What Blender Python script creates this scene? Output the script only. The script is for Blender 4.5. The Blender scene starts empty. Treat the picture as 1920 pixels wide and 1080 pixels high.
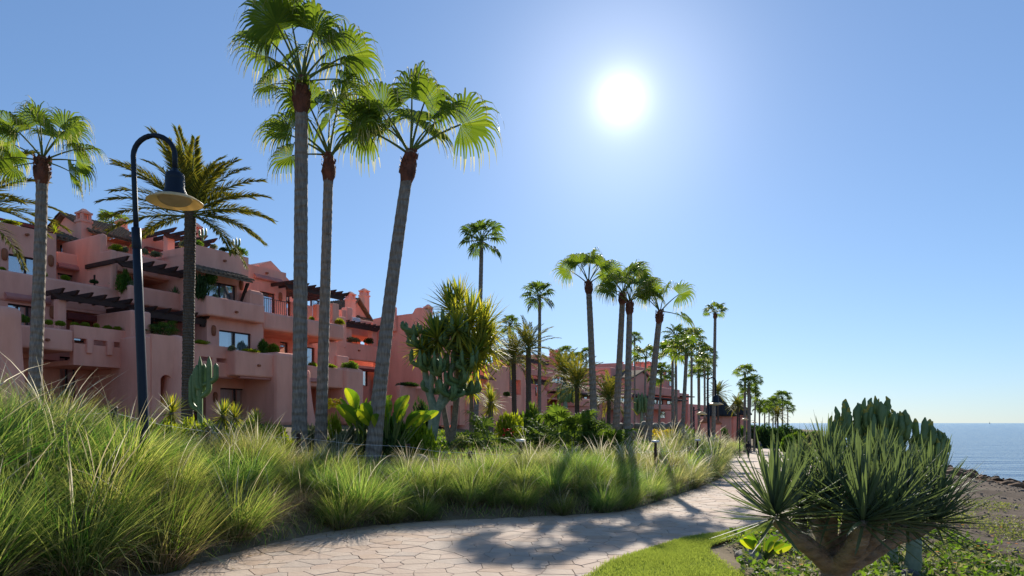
import bpy, bmesh, math, random
import numpy as np
from mathutils import Vector, Matrix

# ------------------------------------------------------------------ camera, sky, sun, exposure
R = math.radians
random.seed(11); rng = np.random.default_rng(11)
scene = bpy.context.scene
COL = scene.collection
EYE, F = 1.75, 1280.0           # eye height over the paving, focal length in photo pixels
cam_d = bpy.data.cameras.new('camera'); cam = bpy.data.objects.new('camera', cam_d); COL.objects.link(cam)
cam.location = (0, 0, EYE); cam.rotation_euler = (R(90), 0, 0)
cam_d.sensor_width = 36; cam_d.lens = 24; cam_d.shift_y = 253 / 1920; cam_d.clip_start = 0.05; cam_d.clip_end = 40000
scene.camera = cam
SUN_AZ, SUN_EL = R(9.1), R(25.1)
SUN = Vector((math.sin(SUN_AZ) * math.cos(SUN_EL), math.cos(SUN_AZ) * math.cos(SUN_EL), math.sin(SUN_EL)))
world = bpy.data.worlds.new('World'); scene.world = world; world.use_nodes = True
wn, wl = world.node_tree.nodes, world.node_tree.links
wn.clear()
sky = wn.new('ShaderNodeTexSky'); sky.sky_type = 'NISHITA'; sky.sun_disc = False
sky.sun_elevation = SUN_EL; sky.sun_rotation = SUN_AZ; sky.altitude = 0
sky.air_density = 1.0; sky.dust_density = 0.15; sky.ozone_density = 4.0
bg = wn.new('ShaderNodeBackground'); bg.inputs[1].default_value = 0.115
gam = wn.new('ShaderNodeGamma'); gam.inputs[1].default_value = 0.69     # soft, evened-out clear sky
tin = wn.new('ShaderNodeMixRGB'); tin.blend_type = 'MULTIPLY'; tin.inputs[0].default_value = 1.0; tin.inputs[2].default_value = (0.475, 0.585, 0.735, 1)
wl.new(sky.outputs[0], gam.inputs[0]); wl.new(gam.outputs[0], tin.inputs[1]); wl.new(tin.outputs[0], bg.inputs[0])
# the visible sun and its aureole: a function of the angle to the sun only
tc = wn.new('ShaderNodeTexCoord'); vd = wn.new('ShaderNodeVectorMath'); vd.operation = 'DOT_PRODUCT'
vd.inputs[1].default_value = SUN; wl.new(tc.outputs['Generated'], vd.inputs[0])
ac = wn.new('ShaderNodeMath'); ac.operation = 'ARCCOSINE'; ac.use_clamp = False; wl.new(vd.outputs['Value'], ac.inputs[0])
def wm(op, a, b):
    n = wn.new('ShaderNodeMath'); n.operation = op
    for k, x in enumerate((a, b)):
        if isinstance(x, (int, float)): n.inputs[k].default_value = x
        else: wl.new(x, n.inputs[k])
    return n.outputs[0]
def gauss(deg, amp):
    q = wm('DIVIDE', ac.outputs[0], R(deg)); q = wm('POWER', q, 2.0); q = wm('MULTIPLY', q, -1.0)
    return wm('MULTIPLY', wm('EXPONENT', q, 0.0), amp)
glow = wm('ADD', wm('ADD', gauss(0.68, 4.0), gauss(2.0, 0.26)), gauss(7.0, 0.10))
bg2 = wn.new('ShaderNodeBackground'); bg2.inputs[0].default_value = (1.0, 0.98, 0.95, 1); wl.new(glow, bg2.inputs[1])
adds = wn.new('ShaderNodeAddShader'); wl.new(bg.outputs[0], adds.inputs[0]); wl.new(bg2.outputs[0], adds.inputs[1])
wo = wn.new('ShaderNodeOutputWorld'); wl.new(adds.outputs[0], wo.inputs[0])
sun_d = bpy.data.lights.new('sun', 'SUN'); sun_d.energy = 2.75; sun_d.angle = R(0.53); sun_d.color = (1.0, 0.93, 0.82)
sun_o = bpy.data.objects.new('sun', sun_d); COL.objects.link(sun_o)
sun_o.rotation_euler = (-SUN).to_track_quat('-Z', 'Y').to_euler(); sun_o.location = SUN * 60
vs = scene.view_settings; vs.view_transform = 'Standard'; vs.look = 'None'; vs.exposure = 1.4; vs.gamma = 1.0; vs.use_curve_mapping = False
scene.cycles.max_bounces = 6; scene.cycles.transparent_max_bounces = 12; scene.cycles.transmission_bounces = 4
scene.cycles.use_denoising = True
scene.cycles.sample_clamp_indirect = 6.0

# ------------------------------------------------------------------ helpers
def px(u, v, Y): return Vector(((u - 960) / F * Y, Y, EYE - (v - 793) / F * Y))
def lin(c):
    return tuple(((x / 255) / 12.92 if x / 255 <= 0.04045 else ((x / 255 + 0.055) / 1.055) ** 2.4) for x in c)

MATS = {}
def mat(name, c1, c2=None, scale=4.0, rough=0.8, bump=0.0, bscale=40.0, spec=0.3, trans=0.0, tcol=None,
        island=False, metallic=0.0, detail=5.0, stretch=None, contrast=(0.3, 0.7), dist=0.02, c3=None, coat=0.0, objrand=0.0):
    m = bpy.data.materials.new(name); m.use_nodes = True
    n, l = m.node_tree.nodes, m.node_tree.links; n.clear()
    out = n.new('ShaderNodeOutputMaterial'); p = n.new('ShaderNodeBsdfPrincipled')
    p.inputs['Roughness'].default_value = rough; p.inputs['Specular IOR Level'].default_value = spec
    p.inputs['Metallic'].default_value = metallic
    if coat: p.inputs['Coat Weight'].default_value = coat; p.inputs['Coat Roughness'].default_value = 0.15
    p.inputs['Base Color'].default_value = (*c1, 1)
    tc = n.new('ShaderNodeTexCoord'); vec = tc.outputs['Object']
    if stretch:
        mp = n.new('ShaderNodeMapping'); mp.inputs['Scale'].default_value = stretch; l.new(vec, mp.inputs['Vector']); vec = mp.outputs[0]
    colour = None
    if c2:
        ramp = n.new('ShaderNodeValToRGB')
        if island:
            g = n.new('ShaderNodeNewGeometry'); l.new(g.outputs['Random Per Island'], ramp.inputs[0])
            a, b = 0.0, 1.0
        else:
            t = n.new('ShaderNodeTexNoise'); t.inputs['Scale'].default_value = scale; t.inputs['Detail'].default_value = detail
            t.inputs['Roughness'].default_value = 0.6
            l.new(vec, t.inputs['Vector']); l.new(t.outputs[0], ramp.inputs[0]); a, b = contrast
        e = ramp.color_ramp.elements
        e[0].position, e[0].color = a, (*c1, 1); e[1].position, e[1].color = b, (*c2, 1)
        if c3:
            x = e.new(0.93 if island else (b + 1) / 2); x.color = (*c3, 1)
            if island: e[1].position = 0.86
        colour = ramp.outputs[0]
        if objrand:                                   # each plant of a kind a little different in tone
            oi = n.new('ShaderNodeObjectInfo'); hs = n.new('ShaderNodeHueSaturation')
            mr = n.new('ShaderNodeMapRange'); mr.inputs['To Min'].default_value = 1 - objrand; mr.inputs['To Max'].default_value = 1 + objrand; l.new(oi.outputs['Random'], mr.inputs['Value']); l.new(mr.outputs[0], hs.inputs['Value'])
            m3 = n.new('ShaderNodeMath'); m3.operation = 'MULTIPLY'; m3.inputs[1].default_value = 7.31; l.new(oi.outputs['Random'], m3.inputs[0]); m4 = n.new('ShaderNodeMath'); m4.operation = 'FRACT'; l.new(m3.outputs[0], m4.inputs[0])
            mh = n.new('ShaderNodeMapRange'); mh.inputs['To Min'].default_value = .5 - objrand * .14; mh.inputs['To Max'].default_value = .5 + objrand * .12; l.new(m4.outputs[0], mh.inputs['Value']); l.new(mh.outputs[0], hs.inputs['Hue'])
            l.new(colour, hs.inputs['Color']); colour = hs.outputs[0]
        l.new(colour, p.inputs['Base Color'])
    if bump:
        t2 = n.new('ShaderNodeTexNoise'); t2.inputs['Scale'].default_value = bscale; t2.inputs['Detail'].default_value = 6
        l.new(vec, t2.inputs['Vector'])
        b_ = n.new('ShaderNodeBump'); b_.inputs['Strength'].default_value = bump; b_.inputs['Distance'].default_value = dist
        l.new(t2.outputs[0], b_.inputs['Height']); l.new(b_.outputs[0], p.inputs['Normal'])
    sh = p.outputs[0]
    if trans:
        tr = n.new('ShaderNodeBsdfTranslucent'); mx = n.new('ShaderNodeMixShader'); mx.inputs[0].default_value = trans
        if colour is not None and tcol:
            mc = n.new('ShaderNodeMixRGB'); mc.blend_type = 'MULTIPLY'; mc.inputs[0].default_value = 1
            l.new(colour, mc.inputs[1]); mc.inputs[2].default_value = (*tcol, 1); l.new(mc.outputs[0], tr.inputs[0])
        else:
            tr.inputs[0].default_value = (*(tcol or c1), 1)
        l.new(sh, mx.inputs[1]); l.new(tr.outputs[0], mx.inputs[2]); sh = mx.outputs[0]
    l.new(sh, out.inputs[0])
    MATS[name] = m
    return m

def tag(o, label=None, cat=None, group=None, kind=None):
    if label: o['label'] = label
    if cat: o['category'] = cat
    if group: o['group'] = group
    if kind: o['kind'] = kind
    return o
def thing(name, label, cat, loc=(0, 0, 0), group=None, rz=0.0):
    o = bpy.data.objects.new(name, None); COL.objects.link(o); o.location = loc; o.rotation_euler = (0, 0, rz)
    o.empty_display_size = 0.2
    return tag(o, label, cat, group)
def link(name, me, parent=None, world=False):
    o = bpy.data.objects.new(name, me); COL.objects.link(o)
    if parent is not None:
        o.parent = parent
        if world:                                    # mesh given in scene coordinates under an unrotated thing
            a = parent
            while a.parent is not None: a = a.parent
            if a.type == 'EMPTY' and parent is a: o.matrix_parent_inverse = Matrix.Translation(-a.location)
    return o
def copy_tree(root, loc=None, rz=0.0, scale=1.0):
    r = root.copy(); COL.objects.link(r)
    if loc is not None: r.location = loc
    r.rotation_euler = (0, 0, rz); r.scale = (scale, scale, scale) if not hasattr(scale, '__len__') else scale
    for ch in list(root.children):
        c = ch.copy(); COL.objects.link(c); c.parent = r
        for g in list(ch.children):
            d = g.copy(); COL.objects.link(d); d.parent = c
    return r

def mesh_np(name, V, Q, mats, mi=None, smooth=False):
    """V (n,3); Q (m,4) quads or (m,3) tris"""
    V = np.asarray(V, np.float32); Q = np.asarray(Q, np.int32)
    me = bpy.data.meshes.new(name); k = Q.shape[1]
    me.vertices.add(len(V)); me.vertices.foreach_set('co', V.ravel())
    me.loops.add(Q.size); me.loops.foreach_set('vertex_index', Q.ravel())
    me.polygons.add(len(Q)); me.polygons.foreach_set('loop_start', np.arange(0, Q.size, k, dtype=np.int32))
    me.polygons.foreach_set('loop_total', np.full(len(Q), k, np.int32))
    if mi is not None: me.polygons.foreach_set('material_index', np.asarray(mi, np.int32))
    if smooth: me.polygons.foreach_set('use_smooth', np.ones(len(Q), bool))
    for m in (mats if isinstance(mats, (list, tuple)) else [mats]): me.materials.append(m)
    me.update(calc_edges=True); me.validate()
    return me

def unit(a): return a / np.maximum(np.linalg.norm(a, axis=-1, keepdims=True), 1e-9)
def strips(C, S, W):
    """C (n,L,3) centre lines, S (n,L,3) unit side vectors, W (n,L) half widths -> verts, quads"""
    n, L, _ = C.shape
    V = np.stack([C - S * W[..., None], C + S * W[..., None]], 2).reshape(-1, 3)
    i = (np.arange(n)[:, None] * L + np.arange(L - 1)[None]) * 2
    Q = np.stack([i, i + 1, i + 3, i + 2], -1).reshape(-1, 4)
    return V, Q
class NP:
    """collects numpy pieces (quads) with material indices"""
    def __init__(s): s.V, s.Q, s.M, s.n = [], [], [], 0
    def add(s, V, Q, mi=0):
        s.V.append(np.asarray(V, float)); s.Q.append(np.asarray(Q) + s.n); s.M.append(np.full(len(Q), mi)); s.n += len(V); return s
    def mesh(s, name, mats, smooth=False):
        return mesh_np(name, np.concatenate(s.V), np.concatenate(s.Q), mats, np.concatenate(s.M), smooth)
    def arrays(s): return np.concatenate(s.V), np.concatenate(s.Q), np.concatenate(s.M)

def blades(n, base, az, length, w, lean, bend, levels=5, rg=rng, taper=1.0, flat=None):
    """curved strips. base (n,3); az, lean (from vertical), bend (added lean over the length), length, w: arrays"""
    t = np.linspace(0, 1, levels)
    ang = lean[:, None] + bend[:, None] * t[None] ** 1.3
    ds = length[:, None] / (levels - 1)
    hx, hz = np.sin(ang) * ds, np.cos(ang) * ds
    r = np.concatenate([np.zeros((n, 1)), np.cumsum(hx[:, :-1], 1)], 1); z = np.concatenate([np.zeros((n, 1)), np.cumsum(hz[:, :-1], 1)], 1)
    C = np.stack([r * np.cos(az)[:, None], r * np.sin(az)[:, None], z], -1) + base[:, None]
    sa = az + (np.pi / 2 if flat is None else flat)
    S = np.repeat(np.stack([np.cos(sa), np.sin(sa), np.zeros(n)], -1)[:, None], levels, 1)
    W = w[:, None] * (1 - t[None] ** (1.6 * taper)) + 0.0006
    return strips(C, S, W)
def leaves(c, d, nrm, L, W):
    """diamond leaves: c centre base (n,3), d direction, nrm approx normal, L length, W half width"""
    d = unit(d); s = unit(np.cross(d, nrm)); up = unit(np.cross(s, d))
    a = c; b = c + d * (L * 0.45)[:, None] + s * W[:, None] + up * (W * .25)[:, None]
    e = c + d * L[:, None] - up * (L * .12)[:, None]; f = c + d * (L * 0.45)[:, None] - s * W[:, None] + up * (W * .25)[:, None]
    V = np.stack([a, b, e, f], 1).reshape(-1, 3); Q = np.arange(len(V)).reshape(-1, 4)
    return V, Q
def tube_np(P, rad, n=8, ribs=0, ribd=0.0):
    """tube along points P (k,3) with radii; quads only (last ring closed by shrinking)"""
    P = np.asarray(P, float); k = len(P); rad = np.asarray(rad, float)
    T = np.gradient(P, axis=0); T = unit(T)
    ref = np.array([1.0, 0.13, 0.0]) if abs(T[0, 0]) < .9 else np.array([0, 1.0, 0.1])
    A = unit(np.cross(T, ref)); B = np.cross(T, A)
    th = np.arange(n) / n * 2 * np.pi
    rr = np.ones(n) if not ribs else 1 + ribd * np.where(np.arange(n) % 2 == 0, 1, -1)
    V = P[:, None] + (A[:, None] * np.cos(th)[None, :, None] + B[:, None] * np.sin(th)[None, :, None]) * (rad[:, None] * rr[None])[..., None]
    V = V.reshape(-1, 3)
    i = np.arange(k - 1)[:, None] * n + np.arange(n)[None]; j = np.arange(k - 1)[:, None] * n + (np.arange(n)[None] + 1) % n
    Q = np.stack([i, j, j + n, i + n], -1).reshape(-1, 4)
    return V, Q

class MB:
    def __init__(s): s.v, s.f, s.m = [], [], []
    def add(s, vs, fs, mi=0):
        o = len(s.v); s.v += [tuple(x) for x in vs]; s.f += [tuple(i + o for i in f) for f in fs]; s.m += [mi] * len(fs); return s
    def hexa(s, c, mi=0):   # 8 corners: bottom loop then top loop
        return s.add(c, [(3, 2, 1, 0), (4, 5, 6, 7), (0, 1, 5, 4), (1, 2, 6, 5), (2, 3, 7, 6), (3, 0, 4, 7)], mi)
    def box(s, x0, x1, y0, y1, z0, z1, mi=0):
        return s.hexa([(x0, y0, z0), (x1, y0, z0), (x1, y1, z0), (x0, y1, z0), (x0, y0, z1), (x1, y0, z1), (x1, y1, z1), (x0, y1, z1)], mi)
    def tube(s, P, rad, n=10, mi=0, cap=True):
        V, Q = tube_np(P, rad, n); o = len(s.v)
        s.add(V.tolist(), [tuple(q) for q in Q.tolist()], mi)
        if cap:
            k = len(P); s.f.append(tuple(o + i for i in reversed(range(n)))); s.m.append(mi)
            s.f.append(tuple(o + (k - 1) * n + i for i in range(n))); s.m.append(mi)
        return s
    def lathe(s, prof, n=24, c=(0, 0, 0), mi=0):
        k = len(prof); o = len(s.v)
        for r, z in prof:
            for i in range(n):
                a = 2 * math.pi * i / n; s.v.append((c[0] + r * math.cos(a), c[1] + r * math.sin(a), c[2] + z))
        for j in range(k - 1):
            for i in range(n):
                i2 = (i + 1) % n; s.f.append((o + j * n + i, o + j * n + i2, o + (j + 1) * n + i2, o + (j + 1) * n + i)); s.m.append(mi)
        return s
    def mesh(s, name, mats, smooth=False, bevel=0.0, seg=2):
        me = bpy.data.meshes.new(name); me.from_pydata(s.v, [], s.f)
        for m in (mats if isinstance(mats, (list, tuple)) else [mats]): me.materials.append(m)
        me.polygons.foreach_set('material_index', s.m)
        if bevel:
            bm = bmesh.new(); bm.from_mesh(me)
            bmesh.ops.bevel(bm, geom=list(bm.edges), offset=bevel, segments=seg, profile=0.5, affect='EDGES', clamp_overlap=True)
            bm.to_mesh(me); bm.free()
        if smooth: me.polygons.foreach_set('use_smooth', [True] * len(me.polygons))
        me.update(); return me
    def build(s, name, mats, parent=None, smooth=False, bevel=0.0, world=True, seg=2):
        return link(name, s.mesh(name, mats, smooth, bevel, seg), parent, world)

# ------------------------------------------------------------------ materials
M = {}
M['stucco'] = mat('stucco', (0.76, 0.335, 0.24), (0.93, 0.445, 0.32), scale=1.1, stretch=(1, 1, .3), contrast=(.30, .62), rough=0.92, bump=0.35, bscale=9, spec=0.1, detail=8)
M['stucco_far'] = mat('stucco_far', (0.76, 0.30, 0.22), (0.87, 0.39, 0.29), scale=0.3, rough=0.95, spec=0.1)
M['wood_dark'] = mat('wood_dark', (0.035, 0.018, 0.014), (0.075, 0.035, 0.025), scale=3, rough=0.65, bump=0.3, bscale=30, stretch=(1, 1, 6))
M['wood_red'] = mat('wood_red', (0.14, 0.03, 0.025), (0.20, 0.045, 0.035), scale=3, rough=0.6)
M['frame'] = mat('window_frame_brown', (0.03, 0.015, 0.013), (0.05, 0.022, 0.018), scale=4, rough=0.45)
M['tile'] = mat('roof_tile', (0.10, 0.075, 0.05), (0.24, 0.17, 0.115), scale=6, rough=0.95, spec=.05, bump=0.5, bscale=25, c3=(0.30, 0.25, 0.19))
M['terracotta'] = mat('terracotta', (0.30, 0.10, 0.045), (0.38, 0.14, 0.07), scale=12, rough=0.85)
M['awning'] = mat('awning_roll', lin((190, 120, 108)), lin((200, 140, 128)), scale=3, rough=0.8)
M['iron'] = mat('iron', (0.02, 0.02, 0.022), rough=0.5)
M['curtain'] = mat('curtain', (0.62, 0.64, 0.66), (0.74, 0.75, 0.75), scale=2, rough=0.9, stretch=(6, 6, 0.3))
M['white_metal'] = mat('white_metal', (0.7, 0.7, 0.7), rough=0.5)
g = bpy.data.materials.new('glass_pane'); g.use_nodes = True; gn, gl = g.node_tree.nodes, g.node_tree.links; gn.clear()
go = gn.new('ShaderNodeOutputMaterial'); gt = gn.new('ShaderNodeBsdfTransparent'); gg = gn.new('ShaderNodeBsdfGlossy'); gm = gn.new('ShaderNodeMixShader')
gt.inputs[0].default_value = (0.72, 0.78, 0.80, 1); gg.inputs['Roughness'].default_value = 0.03; gg.inputs[0].default_value = (0.9, 0.95, 1, 1); gm.inputs[0].default_value = 0.5
gl.new(gt.outputs[0], gm.inputs[1]); gl.new(gg.outputs[0], gm.inputs[2]); gl.new(gm.outputs[0], go.inputs[0]); M['glass'] = g
# foliage
def fol(name, c1, c2, c3=None, trans=0.45, tcol=(1.5, 1.6, 0.6), rough=0.65, spec=0.15, objrand=0.0):
    M[name] = mat(name, c1, c2, island=True, trans=trans, tcol=tcol, rough=rough, spec=spec, c3=c3, objrand=objrand); return M[name]
fol('tussock', (0.05, 0.145, 0.018), (0.165, 0.31, 0.05), (0.44, 0.38, 0.20), trans=0.52, tcol=(1.45, 1.75, 0.65), objrand=.30)
fol('tussock_grey', (0.14, 0.19, 0.06), (0.30, 0.33, 0.10), (0.46, 0.40, 0.22), trans=0.45, tcol=(1.5, 1.5, 0.9), objrand=.22)
fol('plume', (0.40, 0.34, 0.22), (0.58, 0.52, 0.38), (0.7, 0.66, 0.56), trans=0.5, tcol=(1.3, 1.25, 1.1))
fol('palm_leaf', (0.06, 0.115, 0.02), (0.13, 0.19, 0.035), None, trans=0.44, tcol=(2.2, 1.95, 0.65), rough=0.55, spec=0.16)
fol('palm_tip', (0.16, 0.20, 0.06), (0.30, 0.30, 0.14), (0.5, 0.46, 0.33), trans=0.55, tcol=(1.6, 1.5, 0.8), rough=0.5, spec=0.2)
fol('palm_far', (0.05, 0.09, 0.022), (0.10, 0.15, 0.035), None, trans=0.45, tcol=(2.0, 1.9, 0.7), rough=0.7, spec=.06)
fol('date_leaf', (0.05, 0.085, 0.03), (0.11, 0.14, 0.045), (0.26, 0.22, 0.04), trans=0.35, tcol=(1.7, 1.6, 0.6), rough=0.65, spec=0.1)
fol('yucca_leaf', (0.07, 0.135, 0.035), (0.15, 0.23, 0.05), (0.40, 0.35, 0.06), trans=0.5, tcol=(2.0, 1.9, 0.6), rough=0.55, spec=.25)
fol('dracaena_leaf', (0.072, 0.098, 0.066), (0.125, 0.158, 0.098), None, trans=0.33, tcol=(1.9, 2.0, 0.8), rough=0.5, spec=0.16)
fol('bush_green', (0.05, 0.10, 0.02), (0.12, 0.19, 0.035), None, trans=0.5, tcol=(2.0, 2.0, 0.7), objrand=.15)
fol('bush_lime', (0.14, 0.20, 0.02), (0.28, 0.34, 0.04), None, trans=0.58, tcol=(1.75, 1.65, 0.5), objrand=.15)
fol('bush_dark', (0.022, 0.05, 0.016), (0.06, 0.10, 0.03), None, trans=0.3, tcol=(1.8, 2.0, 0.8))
fol('bush_grey', (0.08, 0.11, 0.05), (0.20, 0.22, 0.10), (0.33, 0.32, 0.2), trans=0.35, tcol=(1.5, 1.5, 0.8))
fol('strelitzia', (0.07, 0.16, 0.02), (0.13, 0.24, 0.03), (0.26, 0.30, 0.03), trans=0.52, tcol=(2.2, 2.0, 0.5), rough=0.45, spec=0.3)
fol('aloe', (0.06, 0.13, 0.06), (0.12, 0.20, 0.08), None, trans=0.25, tcol=(1.8, 1.9, 0.8))
fol('flower_orange', (0.8, 0.25, 0.01), (0.9, 0.42, 0.02), None, trans=0.3, tcol=(1, 1, 1))
fol('flower_yellow', (0.55, 0.45, 0.02), (0.75, 0.62, 0.05), None, trans=0.4, tcol=(1.2, 1.1, 0.6))
fol('lawn_blade', (0.20, 0.27, 0.06), (0.34, 0.41, 0.12), None, trans=0.5, tcol=(1.3, 1.25, 0.6))
fol('cover_blade', (0.06, 0.11, 0.025), (0.15, 0.20, 0.05), (0.30, 0.30, 0.12), trans=0.4, tcol=(1.7, 1.7, 0.7))
fol('dead_grass', (0.16, 0.11, 0.065), (0.30, 0.22, 0.13), (0.4, 0.33, 0.22), trans=0.3, tcol=(1.2, 1.1, 0.9))
M['cactus'] = mat('cactus_skin', (0.085, 0.145, 0.05), (0.17, 0.245, 0.085), scale=5, rough=0.5, bump=0.2, bscale=30, spec=0.4)
M['cactus_pale'] = mat('cactus_bark', (0.16, 0.20, 0.12), (0.30, 0.33, 0.22), scale=6, rough=0.7, bump=0.4, bscale=20)
M['cactus_tip'] = mat('cactus_tip', (0.22, 0.24, 0.04), (0.42, 0.30, 0.05), scale=20, rough=0.6)
M['bark_yucca'] = mat('bark_yucca', (0.14, 0.11, 0.08), (0.27, 0.22, 0.16), scale=8, rough=0.9, bump=0.7, bscale=22)
M['petiole'] = mat('petiole', (0.10, 0.15, 0.03), (0.17, 0.19, 0.06), scale=6, rough=0.65, spec=0.15)
M['collar'] = mat('palm_collar', (0.07, 0.028, 0.018), (0.22, 0.075, 0.04), scale=7, rough=0.8, bump=1.0, bscale=16, stretch=(1, 1, 0.5), dist=0.04)
M['soil'] = mat('soil', spec=.04, c1=(0.15, 0.115, 0.07), c2=(0.28, 0.22, 0.14), scale=1.2, rough=0.95, bump=0.8, bscale=14, detail=9, c3=(0.34, 0.29, 0.18))
M['rock'] = mat('rock', (0.16, 0.13, 0.10), (0.34, 0.29, 0.22), scale=3, rough=0.9, bump=0.8, bscale=9, dist=0.05)
M['navy_paint'] = mat('navy_paint', (0.006, 0.012, 0.024), (0.010, 0.018, 0.033), scale=6, rough=0.45, spec=0.25)
M['cream_enamel'] = mat('cream_enamel', (0.80, 0.62, 0.32), (0.84, 0.70, 0.42), scale=5, rough=0.45, spec=0.4, trans=0.35, tcol=(1, .95, .8))
def trunk_mat(name, c1, c2, ringscale):
    m = mat(name, c1, c2, scale=5, rough=0.9, bump=0.0, stretch=(5, 5, 1.0), detail=7)
    n, l = m.node_tree.nodes, m.node_tree.links; p = [x for x in n if x.type == 'BSDF_PRINCIPLED'][0]
    t = n.new('ShaderNodeTexCoord'); mp = n.new('ShaderNodeMapping'); mp.inputs['Scale'].default_value = (14, 14, 1.2); l.new(t.outputs['Object'], mp.inputs[0])
    f = n.new('ShaderNodeTexNoise'); f.inputs['Scale'].default_value = 2.2; f.inputs['Detail'].default_value = 6; l.new(mp.outputs[0], f.inputs[0])
    w = n.new('ShaderNodeTexWave'); w.bands_direction = 'Z'; w.inputs['Scale'].default_value = ringscale; w.inputs['Distortion'].default_value = 5.0; w.inputs['Detail'].default_value = 3; w.inputs['Detail Scale'].default_value = 1.6
    l.new(t.outputs['Object'], w.inputs[0])
    ad = n.new('ShaderNodeMath'); ad.operation = 'ADD'; l.new(f.outputs[0], ad.inputs[0]); l.new(w.outputs['Fac'], ad.inputs[1])
    b = n.new('ShaderNodeBump'); b.inputs['Strength'].default_value = 0.9; b.inputs['Distance'].default_value = 0.03
    l.new(ad.outputs[0], b.inputs['Height']); l.new(b.outputs[0], p.inputs['Normal'])
    return m
M['trunk'] = trunk_mat('palm_trunk', (0.15, 0.12, 0.095), (0.34, 0.28, 0.225), 1.6)
M['trunk_date'] = trunk_mat('date_palm_trunk', (0.07, 0.055, 0.042), (0.16, 0.12, 0.09), 4.0)
# ------------------------------------------------------------------ terrain
def interp(tab):
    a = np.array(tab, float)
    def f(y): return np.interp(y, a[:, 0], a[:, 1])
    return f
def smooth_tab(tab, k=60):
    """Catmull-Rom style densification of (y, x) control points"""
    a = np.array(tab, float); n = len(a)
    m = np.zeros(n); dlt = np.diff(a[:, 1]) / np.diff(a[:, 0])
    m[0], m[-1] = dlt[0], dlt[-1]
    for i in range(1, n - 1): m[i] = 0 if dlt[i - 1] * dlt[i] <= 0 else 2 * dlt[i - 1] * dlt[i] / (dlt[i - 1] + dlt[i])
    out = []
    for i in range(n - 1):
        h = a[i + 1, 0] - a[i, 0]
        for t in np.linspace(0, 1, 8, endpoint=False):
            h00, h10, h01, h11 = 2*t**3-3*t**2+1, t**3-2*t**2+t, -2*t**3+3*t**2, t**3-t**2
            out.append((a[i, 0] + t * h, h00*a[i, 1] + h10*h*m[i] + h01*a[i+1, 1] + h11*h*m[i+1]))
    out.append(tuple(a[-1])); return out
XL_T = smooth_tab([(-30, -7.5), (0, -6.0), (6.3, -4.7), (7.8, -4.15), (9.2, -3.75), (10.8, -3.05), (11.7, -2.3), (12.2, -1.5), (12.65, 0.4), (13.5, 2.1), (16.2, 3.6), (19.5, 5.2), (23.3, 6.9), (33, 10.6), (52.8, 16), (92, 31), (149, 54), (260, 105), (420, 175)])
XR_T = smooth_tab([(-30, -2.5), (0, -1.2), (5, -0.1), (7.8, 0.9), (9.8, 2.2), (11.2, 3.8), (12.2, 5.0), (14, 6.6), (18, 9.0), (23, 11.6), (33, 15.4), (52, 21.5), (92, 36.5), (149, 58), (260, 108), (420, 178)])
XO_T = smooth_tab([(-30, 0), (0, 1.6), (6, 2.3), (7.8, 2.56), (9.3, 2.62), (10.0, 3.05), (10.8, 4.0), (12, 5.7), (14, 7.8), (18, 11), (23, 14), (33, 18.5), (52, 26), (92, 42), (149, 64), (260, 114), (420, 184)])
XC_T = smooth_tab([(-300, 10), (-40, 26), (20, 30), (44, 33), (58, 37.5), (75, 44), (100, 54), (149, 78), (230, 118), (420, 200), (560, 230), (700, 150), (1000, -300), (3000, -4000)])
XL, XR, XO, XC = interp(XL_T), interp(XR_T), interp(XO_T), interp(XC_T)
ZP = interp([(-50, 0.0), (13, 0), (20, -0.16), (33, -0.5), (52, -1.17), (75, -2.0), (120, -2.6), (160, -2.75), (400, -2.75)])
DL = interp([(-50, 1.3), (10, 1.3), (12.6, 2.2), (500, 2.2)])
HB = interp([(-50, 1.5), (11, 1.5), (14, 1.1), (17, .98), (24, .95), (33, 0.95), (60, 0.6), (200, 0.6)])
SL = interp([(-50, 0.03), (13, 0.03), (16, 0.0), (23, 0.0), (30, 0.06), (40, 0.08), (70, 0.2), (200, 0.2)])
def seg_dist(x, y, tab):
    a = np.array(tab); a = a[(a[:, 0] > -31) & (a[:, 0] < 261)]
    P = a[:, ::-1]; best = np.full(np.shape(x), 1e9)
    for i in range(len(P) - 1):
        p, q = P[i], P[i + 1]; d = q - p; L2 = d @ d
        t = np.clip(((x - p[0]) * d[0] + (y - p[1]) * d[1]) / L2, 0, 1)
        best = np.minimum(best, np.hypot(x - p[0] - t * d[0], y - p[1] - t * d[1]))
    return best
def sst(a): a = np.clip(a, 0, 1); return a * a * (3 - 2 * a)
def H(x, y):
    x = np.asarray(x, float); y = np.asarray(y, float)
    zp = ZP(y); xl, xr, xc, xo = XL(y), XR(y), XC(y), XO(y)
    d = seg_dist(x, y, XL_T)
    rise = HB(y) * (1 - np.exp(-np.maximum(d - 0.1, 0) / DL(y))) + SL(y) * np.maximum(d - 4, 0)
    left = np.minimum(zp + rise, 2.35 - 0.4 * np.exp(-np.maximum(zp + rise - 1.9, 0)))
    left = np.where(zp + rise < 1.9, zp + rise, 2.35 - 0.45 * np.exp(-(zp + rise - 1.9) / 0.45))
    left = np.minimum(left, np.interp(y, [0, 115, 190, 5000], [9.0, 9.0, -1.8, -1.8]))
    a = (x - xo) / np.maximum(xc - xo, 1)
    right = zp + (-3.0 - zp) * sst(np.clip(a, 0, 1)) ** 1.0 - np.clip((a - 1) * 6, 0, 3)
    right = np.where(x < xo - .02, zp - .03, right - .10 * sst((x - xo) / .5) * (y < 20))
    inp = (x >= xl) & (x <= xr)
    z = np.where(x < xl, left, np.where(inp, zp - 0.035, right))
    return z
def hz(x, y): return float(H(np.array([x]), np.array([y]))[0])

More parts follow.
